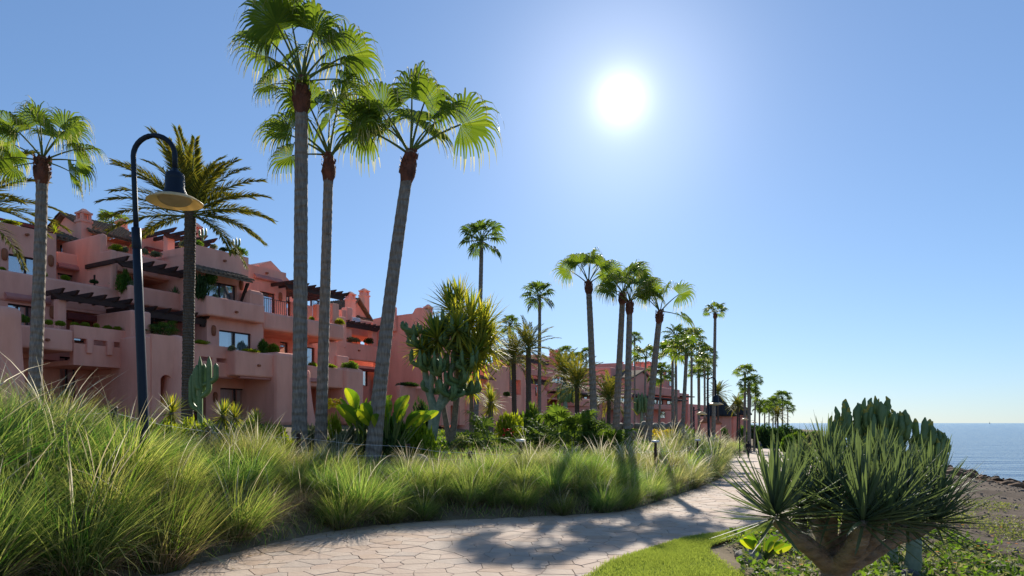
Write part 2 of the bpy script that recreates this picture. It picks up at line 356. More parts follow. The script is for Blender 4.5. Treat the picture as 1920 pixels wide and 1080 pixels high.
def nonuni(lo, hi, c0, c1, fine, g=1.16):
    mid = list(np.arange(c0, c1 + 1e-6, fine)); a = []; s = fine; x = c0
    while x > lo: s *= g; x -= s; a.append(max(x, lo))
    b = []; s = fine; x = c1
    while x < hi: s *= g; x += s; b.append(min(x, hi))
    return np.array(a[::-1] + mid + b)
def grid_mesh(name, X, Y, Z, mats, smooth=True):
    n, m = X.shape; V = np.stack([X, Y, Z], -1).reshape(-1, 3)
    i = np.arange(n - 1)[:, None] * m + np.arange(m - 1)[None]
    return mesh_np(name, V, np.stack([i, i + 1, i + m + 1, i + m], -1).reshape(-1, 4), mats, None, smooth)
gx = nonuni(-2500, 600, -14, 34, 0.3); gy = nonuni(-120, 2600, 2, 36, 0.3)
GY, GX = np.meshgrid(gy, gx, indexing='ij')
GZ = H(GX, GY)
def lump(x, y, s, seed):
    r_ = np.random.default_rng(seed); z = 0
    for k in range(5):
        a = r_.uniform(0, 6.28); f = s * r_.uniform(.6, 1.7); z = z + np.sin((x * np.cos(a) + y * np.sin(a)) * f + r_.uniform(0, 6.28)) / 5
    return z
offp = (GX < XL(GY) - .2) | (GX > XO(GY) + .2)
GZ = GZ + np.where(offp, 0.05 * lump(GX, GY, 2.2, 3), 0)
tag(link('ground', grid_mesh('ground', GX, GY, GZ, M['soil'])), kind='structure')

def ribbon(name, f0, f1, ys, na, dz, material, hfun=H):
    Yv = np.array(ys); A = np.linspace(0, 1, na)
    X = f0(Yv)[:, None] * (1 - A) + f1(Yv)[:, None] * A; Y = np.repeat(Yv[:, None], na, 1)
    Z = hfun(X, Y) + dz
    return link(name, grid_mesh(name, X, Y, Z, material))
ysp = np.concatenate([np.arange(-6, 12, .25), np.arange(12, 15, .1), np.arange(15, 40, .5), np.arange(40, 420, 4)])
M['grout'] = mat('path_joint', (0.19, 0.15, 0.115), (0.29, 0.235, 0.185), scale=3, rough=0.95, bump=0.4, bscale=30)
M['paving_far'] = mat('paving_far', lin((174, 152, 132)), lin((192, 172, 152)), scale=1.4, rough=0.9, bump=0.3, bscale=8, detail=8)
# near part joints only (stones lie on it); beyond the stones the paving colour itself
zpf = lambda X, Y: ZP(Y)
path = ribbon('path', XL, XR, ysp[ysp <= 34.01], 14, 0.0, M['grout'], zpf); tag(path, kind='structure')
ribbon('path_surface', XL, XR, np.concatenate([[33.9], ysp[ysp > 34.01]]), 10, 0.012, M['paving_far'], zpf).parent = path

# lawn: strip right of the path; bed and beach further right
lawn_m = mat('lawn_turf', spec=.02, c1=(0.075, 0.125, 0.015), c2=(0.14, 0.19, 0.03), scale=3, rough=0.9, bump=0.6, bscale=60, detail=9, c3=(0.20, 0.22, 0.05))
XRe = lambda y: XR(y) + 0.0
lawn = ribbon('lawn', XRe, XO, ysp, 8, 0.015, lawn_m, lambda X, Y: ZP(Y)); tag(lawn, kind='structure')
M['gravel'] = mat('beach_gravel', spec=.04, c1=(0.085, 0.062, 0.044), c2=(0.20, 0.155, 0.115), scale=1.7, rough=0.95, bump=1.0, bscale=16, detail=14, c3=(0.27, 0.235, 0.20))
xb0 = interp([(-30, 9.5), (6, 5.2), (9, 5.6), (11, 6.4), (14, 8.4), (20, 13), (30, 18), (60, 32), (120, 62), (420, 190)])
xcov = interp([(-30, 9.5), (6, 7.4), (9, 7.6), (11, 8.2), (14, 9.8), (20, 14), (30, 18), (60, 32), (120, 62), (420, 190)])
yb = np.concatenate([np.arange(-6, 40, .4), np.arange(40, 420, 4)])
tag(ribbon('beach', xb0, lambda y: XC(y) + 2, yb, 60, 0.02, M['gravel'], lambda X, Y: H(X, Y) + 0.05 * lump(X, Y, 2.2, 3) + 0.02 * lump(X, Y, 9, 8)), kind='structure')
# brown seaweed and earth bank along the waterline
M['bank'] = mat('brown_bank', spec=.06, c1=(0.055, 0.030, 0.016), c2=(0.16, 0.09, 0.05), scale=2.2, rough=0.95, bump=1.0, bscale=7, detail=10, dist=0.15, c3=(0.25, 0.16, 0.10))
def bankh(X, Y):
    a = (X - (XC(Y) - 11)) / 11.5
    env = sst(a * 2.2) * sst((1.08 - a) * 5)
    n = 0.5 * lump(X, Y, 1.1, 5) + .35 * lump(X, Y, 3.1, 6) + .4 * np.abs(lump(X, Y, 6.5, 7)) + .35 * np.abs(lump(X, Y, 12, 17)) - .25
    return H(X, Y) + env * (0.55 + 0.55 * n) - 0.06 * (1 - env)
tag(ribbon('seaweed_bank', lambda y: XC(y) - 11, lambda y: XC(y) + 1.5, np.arange(18, 110, .28), 64, 0.0, M['bank'], bankh), kind='structure')

# sea
sm = bpy.data.materials.new('sea_water'); sm.use_nodes = True; n, l = sm.node_tree.nodes, sm.node_tree.links
p = n['Principled BSDF']; p.inputs['Base Color'].default_value = (0.012, 0.09, 0.24, 1); p.inputs['Roughness'].default_value = 0.12; p.inputs['IOR'].default_value = 1.33
t = n.new('ShaderNodeTexCoord'); mp = n.new('ShaderNodeMapping'); mp.inputs['Scale'].default_value = (0.35, 1.0, 1); mp.inputs['Rotation'].default_value = (0, 0, R(-8)); l.new(t.outputs['Object'], mp.inputs[0])
n1 = n.new('ShaderNodeTexNoise'); n1.inputs['Scale'].default_value = 0.16; n1.inputs['Detail'].default_value = 8; n1.inputs['Roughness'].default_value = 0.62; l.new(mp.outputs[0], n1.inputs[0])
b = n.new('ShaderNodeBump'); b.inputs['Strength'].default_value = 0.9; b.inputs['Distance'].default_value = 1.6; l.new(n1.outputs[0], b.inputs['Height']); l.new(b.outputs[0], p.inputs['Normal'])
sx = nonuni(-12000, 12000, -40, 140, 6, 1.3); sy = nonuni(-3000, 24000, -40, 200, 6, 1.3)
SY, SX = np.meshgrid(sy, sx, indexing='ij')
tag(link('sea', grid_mesh('sea', SX, SY, np.full(SX.shape, -2.8), sm)), kind='structure')

# ------------------------------------------------------------------ flagstones of the path (Voronoi crazy paving)
def clip(poly, p, nrm):
    out = []
    for i in range(len(poly)):
        a, b = poly[i], poly[(i + 1) % len(poly)]
        da, db = (a[0]-p[0])*nrm[0]+(a[1]-p[1])*nrm[1], (b[0]-p[0])*nrm[0]+(b[1]-p[1])*nrm[1]
        if da <= 0: out.append(a)
        if da * db < 0:
            t = da / (da - db); out.append((a[0]+(b[0]-a[0])*t, a[1]+(b[1]-a[1])*t))
    return out
stone_mats = [mat('flagstone_' + k, lin(a), lin(b), scale=2.2, rough=0.88, bump=0.35, bscale=18, detail=9, contrast=(.25, .75), spec=.25) for k, a, b in
    (('rose', (172, 146, 126), (192, 170, 150)), ('sand', (176, 154, 134), (196, 176, 156)), ('grey', (168, 150, 134), (188, 170, 152)), ('tan', (170, 142, 118), (190, 166, 144)))]
seeds = []; r_ = random.Random(4); y = 4.4
CELL = 0.32
while y < 34.5:
    cell = CELL * (1 if y < 16 else 1 + (y - 16) * 0.03); x = float(XL(y)) - 1.5
    while x < float(XR(y)) + 1.5:
        seeds.append((x + r_.uniform(-.42, .42) * cell, y + r_.uniform(-.42, .42) * cell * .8)); x += cell * 1.12
    y += cell * 0.82
buck = {}
for i, s in enumerate(seeds): buck.setdefault((int(s[0] // 1.2), int(s[1] // 1.2)), []).append(i)
stones = []
for i, s in enumerate(seeds):
    if not (4.9 < s[1] < 34): continue
    poly = [(s[0]-1, s[1]-1), (s[0]+1, s[1]-1), (s[0]+1, s[1]+1), (s[0]-1, s[1]+1)]
    bx_, by_ = int(s[0] // 1.2), int(s[1] // 1.2)
    for ax in (-1, 0, 1):
        for ay in (-1, 0, 1):
            for j in buck.get((bx_ + ax, by_ + ay), ()):
                if j == i: continue
                q = seeds[j]; dx, dy = q[0]-s[0], q[1]-s[1]; L = math.hypot(dx, dy)
                if L > 1.9: continue
                g_ = 0.0022 / L
                poly = clip(poly, ((s[0]+q[0])/2 - dx*g_, (s[1]+q[1])/2 - dy*g_), (dx, dy))
    # trim to the path edges (edge treated as a line near the stone)
    for f, sg in ((XL, -1), (XR, 1)):
        e0, e1 = (float(f(s[1]-.3)), s[1]-.3), (float(f(s[1]+.3)), s[1]+.3)
        nx, ny = (e1[1]-e0[1])*sg, -(e1[0]-e0[0])*sg
        if poly: poly = clip(poly, e0, (nx, ny))
    if len(poly) < 3: continue
    area = abs(sum(poly[k][0]*poly[(k+1) % len(poly)][1]-poly[(k+1) % len(poly)][0]*poly[k][1] for k in range(len(poly)))) / 2
    if area < 0.02: continue
    cx, cy = sum(p[0] for p in poly)/len(poly), sum(p[1] for p in poly)/len(poly)
    # chip the corners a little so the outlines are not straight Voronoi edges
    out = []
    for k in range(len(poly)):
        a, b = poly[k], poly[(k+1) % len(poly)]; L = math.hypot(b[0]-a[0], b[1]-a[1])
        out.append((a[0] + (cx-a[0])*.012, a[1] + (cy-a[1])*.012))
        if L > .12:
            w = r_.uniform(-.004, .014); out.append(((a[0]+b[0])/2 + (cx-a[0])*w, (a[1]+b[1])/2 + (cy-a[1])*w))
    stones.append((area / (cy * cy * cy), cx, cy, out))
u_of = lambda x, y: 960 + x / y * F
inview = [s for s in stones if -40 < u_of(s[1], s[2]) < 1960 and s[2] > 7.4]
inview.sort(key=lambda s: -s[0]); own = set(id(s) for s in inview[:300])
rest = MB()
def stone_geo(mb, s, origin, mi):
    pts = s[3]; n_ = len(pts); tilt = (r_.uniform(-.006, .006), r_.uniform(-.006, .006)); dz = r_.uniform(0.005, 0.010)
    def P(x, y, z, inset=0): x2, y2 = x+(s[1]-x)*inset, y+(s[2]-y)*inset; return (x2-origin[0], y2-origin[1], float(ZP(y2))+z+(x2-s[1])*tilt[0]+(y2-s[2])*tilt[1]-origin[2])
    V = [P(x, y, -.02) for x, y in pts] + [P(x, y, dz-.004) for x, y in pts] + [P(x, y, dz, .03) for x, y in pts]
    Fs = []
    for k in range(n_):
        k2 = (k+1) % n_; Fs += [(k, k2, n_+k2, n_+k), (n_+k, n_+k2, 2*n_+k2, 2*n_+k)]
    Fs.append(tuple(2*n_+k for k in range(n_)))
    mb.add(V, Fs, mi)
for s in stones:
    mi = r_.choice((0, 0, 1, 1, 2, 3))
    if id(s) in own:
        mb = MB(); stone_geo(mb, s, (0, 0, 0), 0); mb.build('flagstone', stone_mats[mi], path)
    else: stone_geo(rest, s, (0, 0, 0), mi)
tag(rest.build('flagstones', stone_mats, path), kind='stuff')

# cut soil edge between lawn and bed
ye = np.arange(5.5, 18, .12); n_ = len(ye); xe = XO(ye) + .02 * np.sin(ye * 9) ; V = np.concatenate([np.stack([xe, ye, ZP(ye) + .02], -1), np.stack([xe + .03, ye, ZP(ye) - .13], -1)]); i_ = np.arange(n_ - 1)
link('lawn_edge', mesh_np('lawn_edge', V, np.stack([i_, i_ + n_, i_ + n_ + 1, i_ + 1], -1), M['bank']), lawn)
# ------------------------------------------------------------------ apartment buildings
P0 = (-19.6, 33.0); DD = (0.506, 0.8625); NN = (0.8625, -0.506)   # facade line: along DD, outward NN
def W(s, t, z): return (P0[0] + s * DD[0] + t * NN[0], P0[1] + s * DD[1] + t * NN[1], z)
def s_of(u, t):
    k = (u - 960) / F
    return (k * (P0[1] + t * NN[1]) - (P0[0] + t * NN[0])) / (DD[0] - k * DD[1])
def t_of(u, s):
    k = (u - 960) / F
    return (k * (P0[1] + s * DD[1]) - P0[0] - s * DD[0]) / (NN[0] - k * NN[1])
def z_of(v, s, t): return EYE - (v - 793) / F * (P0[1] + s * DD[1] + t * NN[1])
class Bld:
    def __init__(b, label, s, t, zb, stucco='stucco', name='apartment_building'):
        b.z = zb; b.root = thing(name, label, 'building', W(s, t, zb)); b.m = M[stucco]
    def box(b, name, s0, s1, t0, t1, z0, z1, m=None, bev=0.09, parent=None):
        if s1 < s0: s0, s1 = s1, s0
        if t1 < t0: t0, t1 = t1, t0
        mb = MB(); mb.hexa([W(s0, t1, z0), W(s1, t1, z0), W(s1, t0, z0), W(s0, t0, z0), W(s0, t1, z1), W(s1, t1, z1), W(s1, t0, z1), W(s0, t0, z1)])
        o = mb.mesh(name, m or b.m, bevel=min(bev, .3 * min(s1 - s0, t1 - t0, z1 - z0)), smooth=False)
        return link(name, o, parent or b.root, True)
    def front(b, name, u0, u1, vt, vb, t, dep, m=None, bev=0.09, zb=None, s0=None, s1=None):
        """a block whose front face shows between u0..u1; vt / vb are its top and bottom edge at u0"""
        s0 = s_of(u0, t) if s0 is None else s0; s1 = s_of(u1, t) if s1 is None else s1
        z0 = zb if zb is not None else z_of(vb, s0, t)
        return b.box(name, s0, s1, t - dep, t, z0, z_of(vt, s0, t), m, bev)
    def wall(b, u0, u1, z0, z1, t, dep, holes=(), s0=None, s1=None, name='wall'):
        """wall with real openings; holes as (u0,u1,vt,vb) in the plane t"""
        s0 = s_of(u0, t) if s0 is None else s0; s1 = s_of(u1, t) if s1 is None else s1
        hs = []
        for (a, c, vt, vb) in holes:
            sa, sc = s_of(a, t), s_of(c, t); hs.append((max(sa, s0), min(sc, s1), max(z_of(vb, sa, t), z0), min(z_of(vt, sa, t), z1)))
        S = sorted({s0, s1, *[x for h in hs for x in h[:2]]}); Z = sorted({z0, z1, *[x for h in hs for x in h[2:]]})
        mb = MB()
        for i in range(len(S) - 1):
            for j in range(len(Z) - 1):
                cs, cz = (S[i] + S[i+1]) / 2, (Z[j] + Z[j+1]) / 2
                if any(h[0] < cs < h[1] and h[2] < cz < h[3] for h in hs): continue
                for tt in (t, t - dep):
                    q = [W(S[i], tt, Z[j]), W(S[i+1], tt, Z[j]), W(S[i+1], tt, Z[j+1]), W(S[i], tt, Z[j+1])]
                    mb.add(q if tt == t else q[::-1], [(0, 1, 2, 3)])
        def ring(a, c, lo, hi, flip):
            q = [(a, lo), (c, lo), (c, hi), (a, hi)]
            for k in range(4):
                p, r = q[k], q[(k+1) % 4]; f = [W(p[0], t, p[1]), W(r[0], t, r[1]), W(r[0], t - dep, r[1]), W(p[0], t - dep, p[1])]
                mb.add(f if flip else f[::-1], [(0, 1, 2, 3)])
        ring(s0, s1, z0, z1, False)
        for h in hs: ring(*h, True)
        return mb.build(name, b.m, b.root)
    def win(b, u0, u1, vt, vb, t, panes=2, rec=0.14, curtain=True, name='window', zb=None):
        s0, s1 = s_of(u0, t), s_of(u1, t); z1 = z_of(vt, s0, t); z0 = zb if zb is not None else z_of(vb, s0, t)
        return b.winsz(s0, s1, z0, z1, t, panes, rec, curtain, name)
    def winsz(b, s0, s1, z0, z1, t, panes=2, rec=0.14, curtain=True, name='window'):
        t -= rec; fw = 0.07; mb = MB()
        def bar(a, c, lo, hi, t0=-.05, t1=.04):
            mb.hexa([W(a, t+t1, lo), W(c, t+t1, lo), W(c, t+t0, lo), W(a, t+t0, lo), W(a, t+t1, hi), W(c, t+t1, hi), W(c, t+t0, hi), W(a, t+t0, hi)])
        bar(s0, s1, z0, z0 + fw); bar(s0, s1, z1 - fw, z1)
        w = (s1 - s0) / panes
        for k in range(panes + 1):
            c = s0 + k * w; a0, a1 = max(s0, c - fw * .6), min(s1, c + fw * .6)
            bar(a0, a1, z0 + fw, z1 - fw)
        o = mb.build(name, M['frame'], b.root)
        for k in range(panes):
            a0, a1 = s0 + k * w + fw * .6, s0 + (k + 1) * w - fw * .6
            g_ = MB(); g_.add([W(a0, t, z0 + fw), W(a1, t, z0 + fw), W(a1, t, z1 - fw), W(a0, t, z1 - fw)], [(0, 1, 2, 3)])
            link('pane', g_.mesh('pane', M['glass']), o)
            if o.matrix_parent_inverse: pass
            if curtain:
                c_ = MB(); nfold = max(6, int((a1 - a0) * 14)); vv = []
                gap = 0.0 if random.random() < .5 else (a1 - a0) * random.uniform(.1, .35)
                for i in range(nfold + 1):
                    s_ = a0 + gap * (1 if k % 2 else 0) + (a1 - a0 - gap) * i / nfold; tt = t - .12 + (.03 if i % 2 else -.03)
                    vv += [W(s_, tt, z0 + .03), W(s_, tt, z1 - .02)]
                c_.add(vv, [(2*i, 2*i+2, 2*i+3, 2*i+1) for i in range(nfold)])
                link('curtain', c_.mesh('curtain', M['curtain']), o)
        bk = MB(); bk.add([W(s0, t - .5, z0), W(s1, t - .5, z0), W(s1, t - .5, z1), W(s0, t - .5, z1)], [(0, 1, 2, 3)])
        return o
    def tiles(b, s0, s1, te, ze, tr, zr, name='tile_roof', over=0.0):
        """pitched roof from eave (te, ze) up to ridge (tr, zr): pan sheet plus every barrel row as a piece"""
        o = MB(); th = .10
        o.hexa([W(s0, te, ze - th), W(s1, te, ze - th), W(s1, tr, zr - th), W(s0, tr, zr - th), W(s0, te, ze), W(s1, te, ze), W(s1, tr, zr), W(s0, tr, zr)])
        roof = o.build(name, M['tile'], b.root)
        n_ = max(3, int((s1 - s0) / .26)); Ls = math.hypot(te - tr, zr - ze); rows = max(2, int(Ls / .42))
        for i in range(n_ + 1):
            s = s0 + (s1 - s0) * i / n_; mb = MB()
            for j in range(rows):
                for part in (0,):
                    q0, q1 = j / rows - (.03 if j == 0 else 0.02), (j + 1) / rows
                    dz0, dz1 = .035, .0; r0, r1 = .095, .08
                    P = []
                    for q, r, dz in ((q0, r0, dz0), (q1, r1, dz1)):
                        for a in (0, 36, 72, 108, 144, 180):
                            P.append(W(s + r * math.cos(R(a)), te + (tr - te) * q, ze + (zr - ze) * q + r * math.sin(R(a)) + dz))
                    mb.add(P, [(k, k+1, k+7, k+6) for k in range(5)] + [tuple(range(5, -1, -1))])
            link('tile_row', mb.mesh('tile_row', M['tile'], smooth=False), roof)
        return roof
    def chimney(b, s, t, z0, z1, w=.5, m=None):
        h = w / 2; mb = MB(); B = lambda r, lo, hi: mb.hexa([W(s-r, t+r, lo), W(s+r, t+r, lo), W(s+r, t-r, lo), W(s-r, t-r, lo), W(s-r, t+r, hi), W(s+r, t+r, hi), W(s+r, t-r, hi), W(s-r, t-r, hi)])
        B(h, z0, z1 - .75); B(h * 1.18, z1 - .75, z1 - .62)
        for a, c in ((-1, -1), (-1, 1), (1, -1), (1, 1)):
            q = h * .72; p_ = h * .25
            mb.hexa([W(s+a*q-p_, t+c*q+p_, z1-.62), W(s+a*q+p_, t+c*q+p_, z1-.62), W(s+a*q+p_, t+c*q-p_, z1-.62), W(s+a*q-p_, t+c*q-p_, z1-.62), W(s+a*q-p_, t+c*q+p_, z1-.3), W(s+a*q+p_, t+c*q+p_, z1-.3), W(s+a*q+p_, t+c*q-p_, z1-.3), W(s+a*q-p_, t+c*q-p_, z1-.3)])
        B(h * .45, z1 - .62, z1 - .3); B(h * 1.15, z1 - .3, z1 - .2)
        r = h * .95; top = [W(s-r, t+r, z1-.2), W(s+r, t+r, z1-.2), W(s+r, t-r, z1-.2), W(s-r, t-r, z1-.2), W(s-r*.3, t+r*.3, z1), W(s+r*.3, t+r*.3, z1), W(s+r*.3, t-r*.3, z1), W(s-r*.3, t-r*.3, z1)]
        mb.hexa(top)
        return mb.build('chimney', m or b.m, b.root)
    def pergola(b, u0, u1, v0, t, n_, dep, beam=.24, out=.5, m='wood_dark', posts=()):
        """front beam from u0 to u1 (v0 = its top edge at u0) with n_ rafters over it, pointed tails"""
        s0, s1 = s_of(u0, t), s_of(u1, t); z = z_of(v0, s0, t); M_ = M[m]
        mb = MB(); k = .35
        mb.hexa([W(s0 + k, t + .07, z - beam), W(s1 - k, t + .07, z - beam), W(s1 - k, t - .07, z - beam), W(s0 + k, t - .07, z - beam), W(s0, t + .07, z), W(s1, t + .07, z), W(s1, t - .07, z), W(s0, t - .07, z)])
        mb.build('beam', M_, b.root)
        for i in range(n_):
            s = s0 + (s1 - s0) * (i + .6) / n_; r = MB(); w = .055; h = .2; o_ = out
            A = [(t - dep, z), (t + o_ * .55, z), (t + o_, z + h), (t - dep, z + h)]
            vv = [W(s - w, a, c) for a, c in A] + [W(s + w, a, c) for a, c in A]
            r.add(vv, [(0, 1, 2, 3), (7, 6, 5, 4), (0, 4, 5, 1), (1, 5, 6, 2), (2, 6, 7, 3), (3, 7, 4, 0)])
            link('rafter', r.mesh('rafter', M_), b.root, True)
    def sconce(b, u, v, t):
        s = s_of(u, t); z = z_of(v, s, t); mb = MB(); vv = []
        c = W(s, t + .02, z)
        for k, (r, dz) in enumerate(((.03, -.28), (.10, -.24), (.13, -.1), (.13, .12), (.10, .24), (.04, .28))):
            for i in range(9):
                a = math.pi * i / 8; vv.append((c[0] + DD[0] * r * math.cos(a) + NN[0] * r * math.sin(a), c[1] + DD[1] * r * math.cos(a) + NN[1] * r * math.sin(a), c[2] + dz))
        mb.add(vv, [(k*9+i, k*9+i+1, k*9+i+10, k*9+i+9) for k in range(5) for i in range(8)])
        return mb.build('wall_lamp', M['terracotta'], b.root, smooth=True)
    def spout(b, u, v, t):
        s = s_of(u, t); z = z_of(v, s, t); mb = MB(); mb.tube([W(s, t - .05, z), W(s, t + .16, z - .02)], [.07, .06], 10)
        return mb.build('water_spout', M['terracotta'], b.root)
    def roll(b, u0, u1, v, t, th=.12):
        s0, s1 = s_of(u0, t), s_of(u1, t); z = z_of(v, s0, t); mb = MB()
        mb.tube([W(s0, t + .12, z), W(s1, t + .12, z)], [th, th], 12); mb.hexa([W(s0, t+.14, z+.06), W(s1, t+.14, z+.06), W(s1, t, z+.16), W(s0, t, z+.16), W(s0, t+.14, z+.12), W(s1, t+.14, z+.12), W(s1, t, z+.22), W(s0, t, z+.22)])
        return mb.build('awning', M['awning'], b.root)
    def buttress(b, u, t, z0, z1, r0, r1, name='buttress', m=None, dirs=1):
        """flaring round adobe pier"""
        s = s_of(u, t); c = W(s, t, 0); mb = MB(); prof = []
        for k in range(14):
            q = k / 13; prof.append((r1 + (r0 - r1) * (1 - q) ** 1.8, z0 + (z1 - z0) * q))
        prof += [(r1 * .8, z1 + .1), (r1 * .4, z1 + .14), (0.001, z1 + .15)]
        mb.lathe(prof, 28, (c[0], c[1], 0))
        return mb.build(name, m or b.m, b.root, smooth=True)

# ---- first building (frame left to the tall palms)
A = Bld('terraced terracotta-pink apartment block behind the tall palms, nearest of the row', s_of(245, 3), 3, 2.2)
G0 = 1.6
# deep body so no sky shows through the recesses
A.box('wall', -14, 16.5, -12, -3.2, G0, 8.0, bev=.05); A.box('wall', -14, s_of(105, -2) - .02, -11, -5.5, 8.0, 10.6, bev=.05)
A.box('wall', s_of(178, -1.4), 12.5, -11, -3.6, 8.0, 10.4, bev=.05)
# ground floor, in the shade of the balconies
A.wall(-60, 650, G0, 4.9, -.4, .35, [(112, 142, 668, 745), (395, 412, 720, 770), (413, 471, 727, 780)], s1=12.5)
A.win(112, 142, 668, 745, -.4, 2); A.win(413, 471, 727, 780, -.4, 2, curtain=True)
A.box('wall', -14, 13, -3.2, -.75, G0, G0 + .05, bev=.01)
A.wall(386, 521, G0, 4.3, 2.3, .3, [(413, 471, 727, 800)]); A.win(413, 471, 727, 800, 2.3, 2); A.sconce(403, 745, 2.3)
# left box balcony, slotted balcony, pier
A.front('balcony', -60, 138, 597, 643, 2.6, 3.0); A.spout(88, 637, 2.62)
s0, s1 = s_of(138, 2.45), s_of(246, 2.45); zt = z_of(609, s0, 2.45)
A.wall(138, 246, zt - 1.72, zt, 2.42, .3, [(139, 164, 633, 643), (176, 200, 637, 647), (214, 233, 641, 651)], s0=s0 + .01, s1=s1 + .3, name='balcony')
A.box('balcony_floor', s0, s1 + .3, -.5, 2.1, zt - 1.72, zt - 1.5, bev=.02)
for u in (169, 207): A.front('corbel', u - 5, u + 5, 635 + (u - 170) * .1, 662 + (u - 170) * .1, 2.56, .14, bev=.03)
A.front('pier', 246, 284, 580, 760, 2.9, 3.2, zb=G0)
# round planter turret with an arched opening and its flared edge
sT = s_of(305, 4.2); zT = z_of(628, sT, 4.2)
A.wall(284, 331, G0, zT, 4.2, 2.6, [(301, 323, 702, 760)], name='planter_turret'); A.front('planter_turret', 268, 285, 628, 760, 4.19, 2.6, zb=G0)
ar = MB(); sa, sb = s_of(301, 4.2), s_of(323, 4.2); za = z_of(702, sa, 4.2); rad_ = (sb - sa) / 2
vv = []
for tt in (4.19, 3.9):
    for k in range(9): a = math.pi * k / 8; vv.append(W((sa + sb) / 2 + rad_ * math.cos(a), tt, za - rad_ + rad_ * math.sin(a)))
    vv += [W(sb, tt, za + .002), W(sa, tt, za + .002)]
ar.add(vv, [(9, 0, 1, 2, 3, 4), (10, 9, 4), (10, 4, 5, 6, 7, 8)] + [(k + 11, k + 12, k + 1, k) for k in range(8)]); ar.build('arch', A.m, A.root)
A.buttress(329, 3.9, G0 - .4, zT - .05, .95, .36)
A.buttress(8, 5.2, G0 - .6, z_of(583, s_of(8, 5.2), 5.2), .85, .5)
A.front('pier', -60, 2, 583, 760, 5.3, 3, zb=G0)
# first floor front: window bay, awning, deep porch under the long pergola
Z1, Z2 = 5.0, 8.32
A.wall(-60, 110, Z1 - .4, 7.0, 0, .35, [(15, 72, 568, 640)]); A.win(15, 72, 568, 612, 0, 3, zb=z_of(640, s_of(15, 0), 0))
A.box('parapet', s_of(-60, 0), s_of(246, .0), -.4, 0.02, 7.0, Z2, bev=.1)
A.roll(8, 92, 556, 0); A.sconce(98, 586, 0); A.spout(112, 546, .03); A.spout(50, 440, -1.98)
A.front('column', 110, 126, 559, 640, 1.6, .5, zb=5.2)
A.pergola(92, 246, 548, 1.75, 6, 3.6)
A.box('ceiling', s_of(110, 0), s_of(246, 0), -3.2, 0, 6.95, 7.1, bev=.02)
A.win(135, 222, 578, 640, -3.05, 3, rec=-.06, curtain=False)
A.box('awning_box', s_of(128, .1), s_of(222, .1), -.3, .1, 6.55, 6.85, M['wood_red'], bev=.03)
# second floor left block and its loft
A.wall(-60, 105.5, 8.0, z_of(416, s_of(0, -2), -2), -2, .4, [(16, 82, 475, 530)])
A.win(16, 82, 475, 530, -2, 2)
zv = z_of(416, s_of(0, -2), -2); A.box('wall', s_of(105.5, -2) - .35, s_of(105.5, -2), -8, -2.4, 8.0, zv, bev=.04); A.box('roof_slab', s_of(-60, -2), s_of(105, -2) - .3, -8, -2.4, zv - .7, zv - .5, bev=.02)
A.sconce(8, 477, -2); A.sconce(95, 489, -2)
# canopy on the left roof
sc0, sc1 = s_of(-60, -4.6), s_of(88, -4.6); zc = z_of(395, s_of(0, -4.6), -4.6)
cb = MB(); cb.hexa([W(sc0, -3.6, zc - .75), W(sc1 + .1, -3.6, zc - .75), W(sc1, -6.5, zc), W(sc0, -6.5, zc), W(sc0, -3.6, zc - .6), W(sc1 + .1, -3.6, zc - .6), W(sc1, -6.5, zc + .14), W(sc0, -6.5, zc + .14)]); cb.build('canopy', M['wood_red'], A.root)
for k in range(3): A.box('canopy_post', sc0 + (sc1 - sc0) * (k / 2) - .16, sc0 + (sc1 - sc0) * (k / 2) - .02, -3.95, -3.8, zv - .4, zc - .6, M['wood_red'], bev=.01)
A.box('canopy_beam', sc0, sc1, -3.98, -3.78, zc - 1.05, zc - .85, M['awning'], bev=.02)
A.box('wall', sc0, sc1 - .4, -8, -6.6, zv - .6, zc - .2, bev=.05)
# recess between left block and the stepped wall
A.front('balcony', 106, 179, 470, 500, -3.0, .35); A.roll(107, 179, 499, -3.0, .08)
A.wall(104, 182, 8.0, z_of(500, s_of(106, -3.4), -3.4), -3.4, .3, [(108, 168, 511, 545)]); A.win(108, 168, 511, 545, -3.4, 3)
sq0, sq1 = s_of(104, -4.6), s_of(152, -4.6)
A.box('wall', sq0 - 1.0, sq1 + 1.2, -9, -5.2, 9.4, z_of(440, sq0, -5.2), bev=.03)
A.win(112, 140, 460, 480, -5.15, 2, rec=-.08, curtain=False)
A.tiles(sq0 - .8, sq1 - .1, -4.2, z_of(446, sq0, -4.2), -7.0, z_of(423, sq0, -7.0))
A.chimney(s_of(157, -4.9), -4.9, 9.0, z_of(392, s_of(157, -4.9), -4.9), .55)
A.chimney(s_of(148, -8.5), -8.5, 10, z_of(410, s_of(148, -8.5), -8.5), .5)
# loft with the second tiled roof
sl0, sl1 = s_of(163, -5.0), s_of(268, -5.0); ze = z_of(434, sl0, -4.2); zr = z_of(411, s_of(163, -7.4), -7.4)
A.box('wall', sl0 + .1, sl1 - .2, -8.6, -5.0, 9.4, ze - .15, bev=.04)
gab = MB(); gab.add([W(sl0 + .12, -4.6, ze - .25), W(sl0 + .12, -10, ze - .25), W(sl0 + .12, -7.4, zr - .12)], [(0, 1, 2)]); gab.build('gable', A.m, A.root)
A.tiles(sl0 - .15, sl1, -4.3, ze, -7.4, zr); A.tiles(sl0 - .15, sl1, -10.4, ze, -7.4, zr)
A.box('slit', sl0 + .5, sl0 + .62, -5.02, -4.98, ze - 1.2, ze - .8, M['frame'], bev=.0)
A.chimney(s_of(228, -9), -9, 11, z_of(410, s_of(228, -9), -9), .5)
